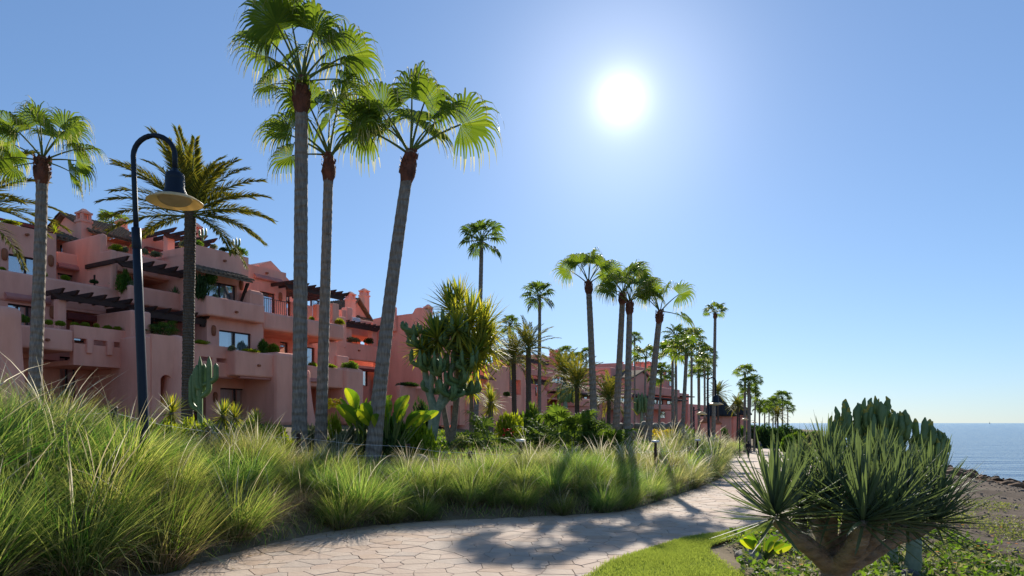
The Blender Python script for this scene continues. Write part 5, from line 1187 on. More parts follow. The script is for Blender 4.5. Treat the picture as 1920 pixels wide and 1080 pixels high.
# land end: scrub at the far end of the path
for i, (lab, u, vt, w, Y, m) in enumerate([
    ('dark round tree below the shoreline palms', 1432, 782, 44, 118, 'bush_dark'), ('dark scrub at the far end of the path', 1460, 788, 50, 130, 'bush_dark'),
    ('olive scrub right of the far end of the path', 1490, 796, 40, 120, 'bush_green'), ('grey scrub nearest the sea on the far point', 1515, 799, 36, 125, 'bush_grey'),
    ('green bush at the right side of the distant path', 1475, 800, 30, 95, 'bush_green'), ('low bush behind the spiky dragon tree leaves', 1500, 806, 44, 70, 'bush_grey'),
    ('low scrub on the far point against the sea', 1535, 800, 30, 110, 'bush_grey'), ('dark wood behind the far palms', 1415, 784, 70, 175, 'bush_dark'), ('dark tree mass under the tallest far palm', 1470, 786, 50, 165, 'bush_dark'), ('dark tree mass on the far point beside the sea', 1500, 793, 40, 160, 'bush_dark'), ('grey-green scrub closing the far point', 1525, 796, 34, 150, 'bush_green')]):
    x = (u - 960) / F * Y; z = min(hz(x, Y), 0) - .3; h = EYE - (vt - 793) / F * Y - z
    o = bpy.data.objects.new('shrub', BUSH[m][i % 2]); COL.objects.link(o); ww = w / F * Y / 2; o.location = (x, Y, z); o.scale = (ww, ww, h / 1.08); tag(o, lab, 'shrub')
# big clump of fan-leaved palm bush and its dark neighbour
def palm_bush(label, u, Y, vtop, wpx, n, seed, m=0):
    x = (u - 960) / F * Y; z = hz(x, Y) - .1; H_ = EYE - (vtop - 793) / F * Y - z; Wd_ = wpx / F * Y / 2
    t = thing('palm_bush', label, 'palm bush', (x, Y, z)); r2 = random.Random(seed)
    for i in range(n):
        el = r2.choice((10, 28, 42, 55, 68, 82, -12)); rr = Wd_ * .62 * math.sqrt(r2.random()); a = r2.uniform(0, 6.28); f = link('frond', FAN_SM[el][i % 2], t)
        f.location = (rr * math.cos(a), rr * math.sin(a) * .7, r2.uniform(.02, .62) * H_ * (1 - .5 * rr / Wd_)); f.rotation_euler = (0, 0, a + r2.uniform(-.6, .6)); s = r2.uniform(.55, .8); f.scale = (s,) * 3
palm_bush('large mounded clump of fan-leaved palm bush left of the path-side palms', 1055, 22, 752, 150, 90, 3)
palm_bush('dark fan-leaved palm bush at the foot of the path-side palms', 1138, 22.5, 795, 70, 34, 4)
palm_bush('small drooping palm bush in front of the low hedge', 916, 20.5, 786, 30, 14, 5)
palm_bush('fan-leaved palm bush beside the black lamp post', 1282, 44, 786, 40, 20, 6)
# yucca plants
def yucca(label, u, vb, Y, stems, name='yucca', k=1.0, via=None):
    """stems: (u, v, scale) rosette centres in photo pixels"""
    x = (u - 960) / F * Y; z = hz(x, Y) - .1; t = thing(name, label, 'yucca', (x, Y, z))
    for i, (su, sv, sc, dy) in enumerate(stems):
        tp = px(su, sv, Y + dy) - Vector((x, Y, z)); P = bez((0, 0, 0), tp, lean=((su - u) * .004, 0), n=9)
        if via:
            w_ = min(via, key=lambda a: abs(a[0] - su)); wv = np.array(px(w_[0], w_[1], Y)) - np.array((x, Y, z)); P = np.concatenate([bez((0, 0, 0), wv, n=5)[:-1], bez(wv, tp, n=5)])
        V, Q = tube_np(P, np.linspace(.11, .07, 9) * sc * k, 9); link('stem', mesh_np('stem', V, Q, M['bark_yucca'], None, True), t)
        ro = link('rosette', YUC[i % 3], t); ro.location = tp; ro.scale = (sc,) * 3; ro.rotation_euler = (R(random.uniform(-15, 15)), R(random.uniform(-15, 15)), random.uniform(0, 6))
yucca('yucca tree with yellow-tipped leaf heads leaning behind the candelabra cactus', 846, 822, 26, [(846, 578, 1.9, .0), (820, 632, 1.7, -1.6), (882, 600, 2.0, -1.2), (908, 612, 1.9, -1.0), (858, 612, 1.8, -1.9), (900, 650, 1.8, -1.4), (917, 645, 1.7, -.6), (792, 650, 1.5, -1.4), (886, 668, 1.7, -1.8), (862, 566, 1.8, .3)], name='yucca_tree', k=.62, via=((828, 745), (858, 730)))
yucca('spiky yucca left of the thin dark palm trunk', 884, 800, 27, [(884, 728, 1.0, 0)])
yucca('spiky yucca right of the thin dark palm trunk', 921, 800, 26, [(921, 752, 1.0, 0), (918, 765, .8, .2)])
yucca('small spiky yucca under the round turret', 322, 790, 13.0, [(322, 772, .62, 0)])
yucca('small spiky yucca right of the columnar cactus', 418, 792, 13.2, [(418, 778, .55, 0)])
yucca('small spiky yucca below the large ground floor window', 446, 792, 13.3, [(441, 782, .5, 0), (482, 790, .45, .2)])
# bird-of-paradise plant with paddle leaves
def strelitzia(label, x, y, z, n, h, seed, spread=.9, name='strelitzia', leaf=.62):
    t = thing(name, label, 'plant', (x, y, z)); r2 = random.Random(seed)
    for i in range(n):
        a = i * 2.4 + r2.uniform(-.4, .4); ln = r2.uniform(.1, .55) * spread; hh = h * r2.uniform(.5, 1.0); o = NP(); k = 7
        top = np.array([math.cos(a) * hh * ln, math.sin(a) * hh * ln, hh]); P = bez((0, 0, 0), top * np.array([1, 1, .62]), n=5); V, Q = tube_np(P, np.linspace(.03, .015, 5), 5); o.add(V, Q, 1)
        d0 = unit(P[-1] - P[-2]); tt = np.linspace(0, 1, k); L = leaf * r2.uniform(.75, 1.2); C = np.zeros((1, k, 3)); p = P[-1].copy(); d = d0.copy()
        for j in range(k): C[0, j] = p; p = p + d * L / (k - 1); d = unit(d + np.array([math.cos(a), math.sin(a), -.35]) * .12)
        sd = unit(np.cross(d0, np.array([math.cos(a + .9), math.sin(a + .9), .4]))); Wd = (.27 * L * np.sin(np.pi * (tt * .93 + .05)) ** .7)[None]
        fold = np.array([0, 0, 1.0]) * .3
        for sg in (-1, 1):
            Sx = unit(sd * sg + fold); S2 = np.repeat(Sx[None, None], k, 1); V, Q = strips(C + S2 * (Wd / 2)[..., None], S2, Wd / 2); o.add(V, Q, 0)
        link('leaf', o.mesh('leaf', [M['strelitzia'], M['petiole']]), t)
xx = (728 - 960) / F * 16.1; strelitzia('bird-of-paradise plant with glowing yellow-green paddle leaves beside the leaning palm', xx, 16.1, hz(xx, 16.1), 30, 1.95, 3, spread=.95, leaf=.5)
xx = (678 - 960) / F * 16.0; strelitzia('bird-of-paradise plant with upright paddle leaves in front of the corner pier', xx, 16.0, hz(xx, 16.0), 12, 2.0, 5, spread=.45, leaf=.52)

# candelabra cactus with many upright fingers
def candelabra(label, u, Y, z, trunk, arms, seed, r=.075, tips=False, name='candelabra_cactus', cat='cactus', nfing=(3, 6), fl=(.35, .8), stem_r=.15, out=1.0):
    """trunk: list of stems, each a list of (u, v, dY); arms start at stem ends"""
    x = (u - 960) / F * Y; t = thing(name, label, cat, (x, Y, z)); o = np.array([x, Y, z]); r2 = np.random.default_rng(seed)
    for st in trunk:
        P = np.array([np.array(px(a, b, Y + c)) - o for a, b, c in st]); q = np.linspace(0, 1, 12); f = np.linspace(0, 1, len(P)); P = np.stack([np.interp(q, f, P[:, j]) for j in range(3)], -1)
        V, Q = tube_np(P, np.linspace(stem_r, stem_r * .62, 12), 12, 1, .1); link('stem', mesh_np('stem', V, Q, M['cactus_pale'], None, True), t)
    for (a, b, c, rise) in arms:
        b0 = np.array(px(a, b, Y + c)) - o
        for k in range(int(r2.integers(*nfing))):
            az = r2.uniform(0, 6.28); P = arm_path(b0 + np.array([0, 0, r2.uniform(-.1, .1)]), r2.uniform(.08, .30) * out, rise * r2.uniform(*fl) / .6, az, wob=.012, rg=r2)
            V, Q = finger(P, r * r2.uniform(.7, 1.0)); mi = np.zeros(len(Q), int)
            if tips: mi[-20:] = 1
            link('arm', mesh_np('arm', V, Q, [M['cactus'], M['cactus_tip']], mi, False), t)
Yc = 24.5; xc_ = (806 - 960) / F * Yc
arms = [(u_, v_, dy, ri) for u_, v_, dy, ri in [(790, 650, .1, .55), (800, 690, -.1, .6), (812, 660, .2, .7), (825, 700, -.2, .6), (840, 650, .0, .75), (850, 690, .2, .65), (862, 720, -.1, .6), (868, 660, .1, .8), (880, 690, -.2, .7), (892, 665, .2, .65), (900, 640, 0, .6), (855, 625, -.15, .6), (830, 620, .15, .6), (876, 735, .1, .5), (905, 690, 0, .5), (783, 625, 0, .45), (815, 735, .1, .5), (845, 745, -.1, .5)]]
candelabra('candelabra cactus tree with pale ribbed trunk and dense upright fingers', 806, Yc, hz(xc_, Yc) - .1,
    [[(806, 850, 0), (812, 770, 0), (806, 735, 0), (812, 690, 0)], [(808, 840, 0), (820, 770, 0), (838, 720, 0), (850, 680, 0)], [(815, 770, 0), (800, 720, .05), (794, 670, .1)], [(822, 765, 0), (860, 720, .1), (885, 680, .1)]], [(a, b, c * 1.9, d * .95) for a, b, c, d in arms if a < 890], 31, r=.088, nfing=(8, 12), fl=(.25, .75), stem_r=.16, out=1.9)
def columns(label, Y, cols, r, u):
    x = (u - 960) / F * Y; z = hz(x, Y) - .1; t = thing('columnar_cactus', label, 'cactus', (x, Y, z)); o = np.array([x, Y, z])
    for (u0, v0, u1, v1, v2, k) in cols:          # leaves the main stem at (u0,v0), turns up at u1, ends at v2
        a, b, c = (np.array(px(u0, v0, Y + k)) - o, np.array(px(u1, v1, Y + k)) - o, np.array(px(u1, v2, Y + k)) - o); a[2] = max(a[2], 0)
        P = np.concatenate([bez(a, b, ((b[0] - a[0]) * .45, 0), 6)[:-1], bez(b, c, n=8)]); V, Q = finger(P, r, 12, .16); link('arm', mesh_np('arm', V, Q, M['cactus'], None, False), t)
columns('ribbed columnar cactus beside the date palm trunk', 17.5, [(375, 800, 375, 760, 668, 0), (376, 745, 392, 728, 668, 0), (380, 722, 405, 706, 681, .02), (374, 760, 365, 740, 690, .1), (372, 770, 359, 755, 702, .15), (377, 735, 383, 720, 682, .12), (374, 730, 369, 720, 684, -.05)], .062, 376)
candelabra('clump of pale columnar cactus below the fourth block', 1060, 44, hz((1060 - 960) / F * 44, 44) - .1, [[(1060, 765, 0), (1060, 745, 0)]], [(1050, 752, 0, .9), (1058, 752, 0, 1.0), (1066, 752, 0, 1.0), (1073, 752, 0, .8)], 10, r=.14, name='columnar_cactus', nfing=(3, 4), fl=(.55, .8))
candelabra('pale candelabra cactus in front of the pink gable', 1203, 58, hz((1203 - 960) / F * 58, 58) - .1, [[(1203, 800, 0), (1203, 770, 0)]], [(1194, 775, 0, 1.2), (1200, 772, 0, 1.3), (1207, 772, 0, 1.3), (1212, 775, 0, 1.2)], 12, r=.14, nfing=(3, 4), fl=(.55, .8))

# low mixed planting that covers the garden soil between the shrubs
r9 = np.random.default_rng(23); n = 60000; y = r9.uniform(12.5, 40, n); x = XL(y) - r9.uniform(2.2, 16, n); dd_ = seg_dist(x, y, XL_T); k = (x / y > -.85) & (dd_ > 2.4) & (r9.uniform(0, 1, n) < np.clip(.55 + 1.3 * lump(x, y, 1.1, 61), .04, 1)); x, y = x[k], y[k]; n = len(x)
sand = (np.abs(x + 1.0) < 1.6) & (y < 19.5) & (y > 14.5); k = ~sand | (r9.uniform(0, 1, n) < .12); x, y = x[k], y[k]; n = len(x)
c = np.stack([x, y, H(x, y) + r9.uniform(.02, .32, n) * np.clip(.6 + lump(x, y, 2.1, 62), .15, 1.3)], -1)
V, Q = leaves(c, r9.normal(0, 1, (n, 3)) + np.array([0, 0, .7]), r9.normal(0, 1, (n, 3)) + np.array([0, 0, 1]), r9.uniform(.08, .2, n), r9.uniform(.02, .045, n)); mi = r9.choice([0, 0, 1, 2], n)
tag(link('garden_planting', mesh_np('garden_planting', V, Q, [M['bush_green'], M['bush_lime'], M['bush_grey']], mi)), 'low mixed green planting over the garden behind the fence', 'ground cover', kind='stuff')

# fallen leaves and bits of straw along the grass edge of the paving
r8 = np.random.default_rng(88); n = 900; y = r8.uniform(7, 22, n); x = XL(y) + np.abs(r8.normal(0, .45, n)) + .02; c = np.stack([x, y, ZP(y) + .02], -1)
V, Q = leaves(c, np.stack([r8.normal(0, 1, n), r8.normal(0, 1, n), r8.uniform(-.02, .12, n)], -1), np.repeat([[0, 0, 1.0]], n, 0), r8.uniform(.02, .11, n), r8.uniform(.003, .009, n))
tag(link('leaf_litter', mesh_np('leaf_litter', V, Q, M['dead_grass'])), 'dry straw and leaf litter on the paving beside the grass', 'litter', kind='stuff')
# ------------------------------------------------------------------ dragon tree in the right foreground
YD = 5.8
tdx, tdy = (1567 - 960) / F * YD, YD
tD = thing('dragon_tree', 'dragon tree with fat bare branches and stiff sword-leaf rosettes in the right foreground', 'dragon tree', (tdx, tdy, 0.0))
def dpt(u, v, dy=0.0): return np.array(px(u, v, YD + dy))
bark = mat('dragon_bark', (0.15, 0.10, 0.065), (0.42, 0.30, 0.205), scale=7, rough=0.9, bump=1.0, bscale=26, dist=0.03, c3=(0.52, 0.42, 0.32), detail=12, stretch=(1, 1, 2.2))
ROS = [(1453, 968, -.35, 1.1), (1550, 884, .45, .8), (1618, 978, -.55, 1.08), (1700, 981, .0, 1.05), (1648, 888, .55, .78), (1745, 945, .45, .95), (1500, 918, .75, .85), (1600, 925, .3, .92), (1675, 935, .2, .95), (1560, 955, -.1, .9), (1502, 955, .15, .88), (1662, 972, -.35, .95), (1752, 978, .1, .9)]
limbs = [
    [((1566, 1062), 0, .125), ((1566, 1110), 0, .13), ((1566, 1190), 0, .16)],
    [((1560, 1064), 0, .085), ((1528, 1034), -.15, .075), ((1490, 1004), -.28, .07), ((1453, 968), -.35, .062)],
    [((1560, 1060), .1, .08), ((1546, 1015), .22, .075), ((1541, 950), .35, .07), ((1550, 884), .45, .06)],
    [((1572, 1064), -.05, .088), ((1598, 1034), -.34, .08), ((1612, 1008), -.47, .075), ((1618, 978), -.55, .065)],
    [((1576, 1064), 0, .088), ((1625, 1040), .0, .08), ((1668, 1012), 0, .072), ((1700, 981), 0, .06)],
    [((1572, 1058), .12, .08), ((1600, 1005), .4, .07), ((1628, 950), .5, .065), ((1648, 888), .55, .055)],
    [((1625, 1040), .1, .07), ((1690, 1004), .35, .065), ((1745, 945), .45, .055)],
    [((1546, 1015), .25, .06), ((1522, 968), .55, .055), ((1500, 918), .75, .05)],
    [((1575, 1052), .08, .075), ((1590, 990), .2, .065), ((1600, 925), .3, .055)],
    [((1610, 1040), .05, .065), ((1648, 990), .15, .06), ((1675, 935), .2, .055)],
    [((1566, 1050), .05, .06), ((1558, 1005), 0, .055), ((1560, 955), -.1, .045)],
    [((1500, 1010), -.1, .05), ((1502, 985), .05, .048), ((1502, 955), .15, .045)],
    [((1600, 1045), -.2, .065), ((1640, 1010), -.3, .058), ((1662, 972), -.35, .05)],
    [((1668, 1012), .02, .06), ((1715, 1000), .08, .055), ((1752, 978), .1, .05)]]
mbk = NP()
for lb in limbs:
    P = np.array([dpt(*a, b) for a, b, c in lb]); rr = np.array([c for a, b, c in lb]); k = 26
    f = np.linspace(0, len(P) - 1, k); i0 = np.arange(len(P))
    Pc = np.stack([np.interp(f, i0, P[:, j]) for j in range(3)], -1); ker = np.array([1, 2, 3, 2, 1]) / 9
    Pp = np.pad(Pc, ((2, 2), (0, 0)), mode='edge'); Ps = np.stack([np.convolve(Pp[:, j], ker, 'valid') for j in range(3)], -1); Ps[0], Ps[-1] = Pc[0], Pc[-1]
    rd = np.interp(f, i0, rr) * (1 + .05 * np.sin(np.arange(k) * 1.7) + rng.normal(0, .015, k)); rd[-1] = 1e-4
    V, Q = tube_np(Ps, rd, 16); mbk.add(V, Q)
    e0, e1 = Ps[0] - (Ps[1] - Ps[0]) * .3, Ps[0]; V, Q = tube_np(np.array([e0, e1]), [1e-4, rd[0]], 16); mbk.add(V, Q)
me = mbk.mesh('trunk', bark, True); tr = link('trunk', me, tD, True)
rm = tr.modifiers.new('fuse', 'REMESH'); rm.mode = 'VOXEL'; rm.voxel_size = .012; rm.use_smooth_shade = True
sm_ = tr.modifiers.new('soft', 'SMOOTH'); sm_.factor = .6; sm_.iterations = 2
def sword(L, w, up, curl, k=8):
    """stiff channelled leaf along +X that starts level and curves by curl; keel below"""
    t = np.linspace(0, 1, k); a = up + curl * t; x = np.concatenate([[0], np.cumsum(np.cos(a[:-1]))]) * L / (k - 1); z = np.concatenate([[0], np.cumsum(np.sin(a[:-1]))]) * L / (k - 1)
    W_ = w * np.where(t < .12, .75 + t * 2, 1 - .15 * t) * (1 - np.clip((t - .45) / .55, 0, 1) ** 1.7) + .0012; V = []
    for i in range(k):
        nx, nz = -math.sin(a[i]), math.cos(a[i]); d = W_[i] * .45
        V += [(x[i] + nx * d, -W_[i], z[i] + nz * d), (x[i], 0, z[i]), (x[i] + nx * d, W_[i], z[i] + nz * d)]
    Q = []
    for i in range(k - 1): b = 3 * i; Q += [(b, b+1, b+4, b+3), (b+1, b+2, b+5, b+4)]
    return np.array(V), np.array(Q)
SW = []
for i in range(14):
    V, Q = sword(random.uniform(.46, .64), random.uniform(.011, .0155), random.uniform(-.06, .06), random.uniform(-.28, .42)); SW.append((V, Q))
SWM = [mesh_np('leaf', V, Q, M['dracaena_leaf'], None, True) for V, Q in SW]
lv = []
rd_ = random.Random(6)
for ri, (u, v, dy, sc) in enumerate(ROS):
    c = dpt(u, v, dy); n_ = 104
    outd = math.atan2(c[1] - tdy, c[0] - tdx)
    for i in range(n_):
        q = (i + .5) / n_; el = R(-34 + 120 * q ** .78) + rd_.uniform(-.1, .1); az = i * 2.39996 + rd_.uniform(-.25, .25)
        Mx = Matrix.Translation(c + np.array([0, 0, .05 * q - .02])) @ Matrix.Rotation(az, 4, 'Z') @ Matrix.Rotation(-el, 4, 'Y') @ Matrix.Translation((.035, 0, 0)) @ Matrix.Rotation(rd_.uniform(-.25, .25), 4, 'X') @ Matrix.Scale(sc * rd_.uniform(.8, 1.08) * (.85 if el < 0 else 1), 4)
        lv.append((dy + .25 * math.sin(az) * math.cos(el), Mx, rd_.randrange(14)))
lv.sort(key=lambda a: a[0])
INV = Matrix.Translation(-tD.location); restl = NP()
for k, (dpth, Mx, vi) in enumerate(lv):
    if k < 300:
        o = bpy.data.objects.new('leaf', SWM[vi]); COL.objects.link(o); o.parent = tD; o.matrix_local = INV @ Mx
    else:
        V, Q = SW[vi]; Mn = np.array(INV @ Mx); restl.add(V @ Mn[:3, :3].T + Mn[:3, 3], Q)
tag(link('leaves', restl.mesh('leaves', M['dracaena_leaf'], True), tD), kind='stuff')

# cactus shrub behind the dragon tree
Yk = 9.2; ck = ((1665 - 960) / F * Yk, Yk); zk = hz(*ck) - .1
tK = thing('cactus_shrub', 'dense cactus shrub of stubby upright joints with yellow tips behind the dragon tree', 'cactus', (ck[0], ck[1], zk)); rk = np.random.default_rng(41)
trk = NP(); P = np.array([[0, 0, 0], [.02, 0, .4], [0, .02, .8]]); V, Q = tube_np(bez(P[0], P[2]), np.linspace(.14, .1, 14), 10); trk.add(V, Q)
for i in range(22):
    a = rk.uniform(0, 6.28); e = np.array([math.cos(a) * rk.uniform(.2, .55), math.sin(a) * rk.uniform(.2, .45), rk.uniform(1.1, 1.75)]); V, Q = tube_np(bez((0, 0, rk.uniform(.3, .7)), e, n=8), np.linspace(.06, .045, 8), 8); trk.add(V, Q)
link('stem', trk.mesh('stem', M['cactus_pale'], True), tK)
for i in range(150):
    q = rk.uniform(-1, 1); rx = q * .74; ry = rk.uniform(-.5, .5) * math.sqrt(max(0, 1 - q * q) + .1); topz = 2.36 - (.50 * max(q, 0) ** 1.0 + .25 * max(-q, 0) ** 3) + rk.uniform(-.5, .05); L = rk.uniform(.2, .42)
    P = arm_path((rx * .9, ry * .9, topz - L), .06, L, math.atan2(ry, rx), n=8, wob=.012, rg=rk); r0 = rk.uniform(.028, .038)
    rad = r0 * np.array([.7, .95, 1.05, .98, 1.08, 1.02, .78, .2]); V, Q = tube_np(P, rad, 10, 1, .16); mi = np.zeros(len(Q), int)
    if rk.uniform() < .55: mi[-10:] = 1
    link('joint', mesh_np('joint', V, Q, [M['cactus'], M['cactus_tip']], mi, False), tK)
# grey stump of a second plant right of it
xs, ys_ = (1706 - 960) / F * 8.4, 8.4; stt = MB(); zq = hz(xs, ys_); stt.tube(bez((xs, ys_, zq - .1), (xs + .03, ys_ - .02, zq + .62), (.05, 0), 8), [.13, .10, .09, .1, .085, .09, .08, .05], 12)
tag(stt.build('stump', M['cactus_pale'], smooth=True), 'grey upright stump right of the dragon tree trunk', 'stump')

# ------------------------------------------------------------------ ground cover, small plants, rocks right of the lawn
def rock(label, x, y, s, seed, name='boulder', parent=None, m='rock'):
    bm = bmesh.new(); bmesh.ops.create_icosphere(bm, subdivisions=3, radius=1); r2 = np.random.default_rng(seed)
    pl = [(unit(r2.normal(0, 1, 3)), r2.uniform(.62, .92)) for _ in range(11)]
    for v in bm.verts:
        p = np.array(v.co)
        for nn, dd in pl:
            ex = p @ nn - dd
            if ex > 0: p = p - nn * ex * .9
        p *= 1 + .05 * math.sin(p[0] * 7 + seed) * math.sin(p[1] * 6) ; v.co = (p[0] * s[0], p[1] * s[1], p[2] * s[2])
    me = bpy.data.meshes.new(name); bm.to_mesh(me); bm.free(); me.materials.append(M[m]); me.polygons.foreach_set('use_smooth', [True] * len(me.polygons))
    o = link(name, me, parent); o.rotation_euler = (0, 0, seed)
    if parent is None: o.location = (x, y, hz(x, y) + s[2] * .35); tag(o, label, 'rock')
    else: o.location = (x, y, s[2])
    return o
M['rock_dark'] = mat('rock_dark', (0.045, 0.04, 0.035), (0.12, 0.105, 0.09), scale=4, rough=.9, bump=.8, bscale=10, dist=.04)
rock('dark boulder in the ground cover right of the dragon tree trunk', (1692 - 960) / F * 7.7, 7.7, (.24, .2, .2), 3, m='rock_dark')
rock('flat brown stone in the bed left of the dragon tree', (1405 - 960) / F * 9.0, 9.0, (.26, .2, .14), 5)
rock('sunlit boulder beside the fence post and cactus trunk', (787 - 960) / F * 15.1, 15.1, (.26, .22, .26), 8)
rock('brown boulder showing through the grass below the low hedge', (925 - 960) / F * 14.0, 14.0, (.25, .2, .22), 9, m='rock_dark')
x_, y_ = (1430 - 960) / F * 9.1, 9.1; strelitzia('small broad-leaved plant in the bed left of the dragon tree', x_, y_, hz(x_, y_), 12, .34, 8, spread=1.3, name='leafy_plant', leaf=.24)
# the bed edge: cut soil rim between lawn and bed
def leafmat(n, xr_, yr_, test, size, name, mats, label, hh, seed, p2=.0, kind='stuff'):
    r2 = np.random.default_rng(seed); x = r2.uniform(*xr_, n); y = r2.uniform(*yr_, n); k = test(x, y); x, y = x[k], y[k]; n = len(x)
    hgt = hh * (.35 + .65 * np.clip(.5 + 1.4 * lump(x, y, 5.5, seed), 0, 1)); keep = r2.uniform(0, 1, n) < np.clip(.42 + 1.5 * lump(x, y, 3.2, seed + 1) + .5 * lump(x, y, 11, seed + 2), .03, 1); x, y, hgt = x[keep], y[keep], hgt[keep]; n = len(x)
    z = H(x, y) + hgt * r2.uniform(.05, 1, n); c = np.stack([x, y, z], -1); d = np.stack([r2.normal(0, 1, n), r2.normal(0, 1, n), r2.uniform(-.2, 1.2, n)], -1)
    V, Q = leaves(c, d, r2.normal(0, 1, (n, 3)) + np.array([0, 0, 1.2]), size * r2.uniform(.6, 1.4, n), size * .22 * r2.uniform(.7, 1.3, n)); mi = (r2.uniform(0, 1, n) < p2).astype(int) if p2 else None
    return tag(link(name, mesh_np(name, V, Q, mats, mi)), label, 'ground cover', kind=kind)
inbed = lambda x, y: (x > XO(y) + .12 + .25 * np.abs(lump(x, y, 2.0, 9))) & (x < xcov(y) + .5 + .9 * lump(x, y, 1.3, 4)) & ~((np.abs(x - 2.95) < .55) & (np.abs(y - 9.1) < .6)) & (x < 14)
leafmat(90000, (2.2, 14), (5.6, 17), inbed, .05, 'ground_cover', [M['cover_blade'], M['bush_grey']], 'low green ground cover with grey-leaved patches under the dragon tree', .13, 12, p2=.25)
inb2 = lambda x, y: inbed(x, y) & (x < 7.5)
leafmat(26000, (2.2, 8.5), (6.5, 11.5), inb2, .09, 'ground_cover', [M['bush_green'], M['bush_grey']], 'taller leafy tufts of ground cover around the dragon tree trunk', .26, 19, p2=.35)
# orange daisies
rfl = np.random.default_rng(3); fl = NP(); npt = 0
for _ in range(400):
    x = rfl.uniform(2.6, 9.5); y = rfl.uniform(6.6, 12); 
    if not inbed(np.array([x]), np.array([y]))[0] or npt >= 46: continue
    npt += 1; c = np.repeat(np.array([[x, y, hz(x, y) + rfl.uniform(.12, .2)]]), 10, 0); a = np.arange(10) * .628
    V, Q = leaves(c, np.stack([np.cos(a), np.sin(a), np.full(10, .25)], -1), np.repeat([[0, 0, 1.0]], 10, 0), np.full(10, .028), np.full(10, .007)); fl.add(V, Q, 0)
tag(link('daisies', fl.mesh('daisies', [M['flower_orange']])), 'orange daisies scattered through the ground cover', 'flowers', kind='stuff')
# yellow flowers on the shrub between the palms, red ones by the hedge
def blooms(u, vt, wpx, Y, n, m, label, seed, hpx=16, size=.10):
    r2 = np.random.default_rng(seed); c = np.array([np.array(px(u + r2.uniform(-.5, .5) * wpx, vt + r2.uniform(0, hpx), Y - .35)) for _ in range(n)]); V, Q = leaves(c, r2.normal(0, 1, (n, 3)) + np.array([0, -.2, .6]), r2.normal(0, 1, (n, 3)), np.full(n, size), np.full(n, size * .45))
    tag(link('blooms', mesh_np('blooms', V, Q, M[m])), label, 'flowers', kind='stuff')
blooms(1246, 806, 46, 30, 220, 'flower_yellow', 'yellow blooms on the shrub between the leaning path-side palms', 2)
blooms(624, 748, 30, 19.5, 160, 'flower_yellow', 'yellow blooms right of the slender palm trunk', 4, size=.07)
M['flower_red'] = mat('flower_red', (0.55, 0.03, 0.02), rough=.6); blooms(952, 802, 20, 24, 14, 'flower_red', 'few red blooms at the end of the low hedge', 6, size=.09)
# beach stones and seaweed clods
n = 5200; r2 = np.random.default_rng(77); y = r2.uniform(8, 50, n); a = r2.uniform(0, 1, n); x = xb0(y) + (XC(y) - xb0(y)) * a ** 1.3; s = r2.gamma(2, .006, n) + .007
cube = np.array([[-1, -1, -.6], [1, -1, -.6], [1, 1, -.6], [-1, 1, -.6], [-.6, -.6, .7], [.7, -.5, .6], [.6, .6, .7], [-.6, .7, .6]]); Qc = np.array([(3, 2, 1, 0), (4, 5, 6, 7), (0, 1, 5, 4), (1, 2, 6, 5), (2, 3, 7, 6), (3, 0, 4, 7)])
th = r2.uniform(0, 6.28, n); V = cube[None] * (s[:, None] * r2.uniform(.7, 1.3, (n, 3)))[:, None] ; c_, s_ = np.cos(th)[:, None], np.sin(th)[:, None]
V = np.stack([V[..., 0] * c_ - V[..., 1] * s_, V[..., 0] * s_ + V[..., 1] * c_, V[..., 2]], -1) + np.stack([x, y, H(x, y) + .05 * lump(x, y, 2.2, 3) + .02 * lump(x, y, 9, 8) + .025], -1)[:, None]
Qa = (Qc[None] + np.arange(n)[:, None, None] * 8).reshape(-1, 4)
M['pebble'] = mat('pebbles', (0.07, 0.06, 0.05), (0.20, 0.175, 0.15), island=True, rough=.95)
tag(link('beach_pebbles', mesh_np('beach_pebbles', V.reshape(-1, 3), Qa, M['pebble'])), 'loose grey pebbles scattered over the beach', 'pebbles', kind='stuff')
n = 4500; y = r2.uniform(20, 75, n); x = XC(y) - r2.uniform(-.8, 9.5, n); s = r2.gamma(2, .045, n) + .03; th = r2.uniform(0, 6.28, n)
bm = bmesh.new(); bmesh.ops.create_icosphere(bm, subdivisions=1, radius=1); ico = np.array([v.co[:] for v in bm.verts]); icf = np.array([[v.index for v in f.verts] for f in bm.faces]); bm.free()
V = ico[None] * (s[:, None] * r2.uniform(.6, 1.4, (n, 3)) * np.array([1.3, 1, .6]))[:, None] * r2.uniform(.75, 1.25, (n, len(ico), 1)) + np.stack([x, y, bankh(x, y) + .02], -1)[:, None]
M['clod'] = mat('clods', (0.045, 0.026, 0.014), (0.17, 0.10, 0.055), island=True, rough=.95)
tag(link('seaweed_clods', mesh_np('seaweed_clods', V.reshape(-1, 3), (icf[None] + np.arange(n)[:, None, None] * len(ico)).reshape(-1, 3), M['clod'])), 'brown clods of dried seaweed and earth along the waterline', 'seaweed', kind='stuff')

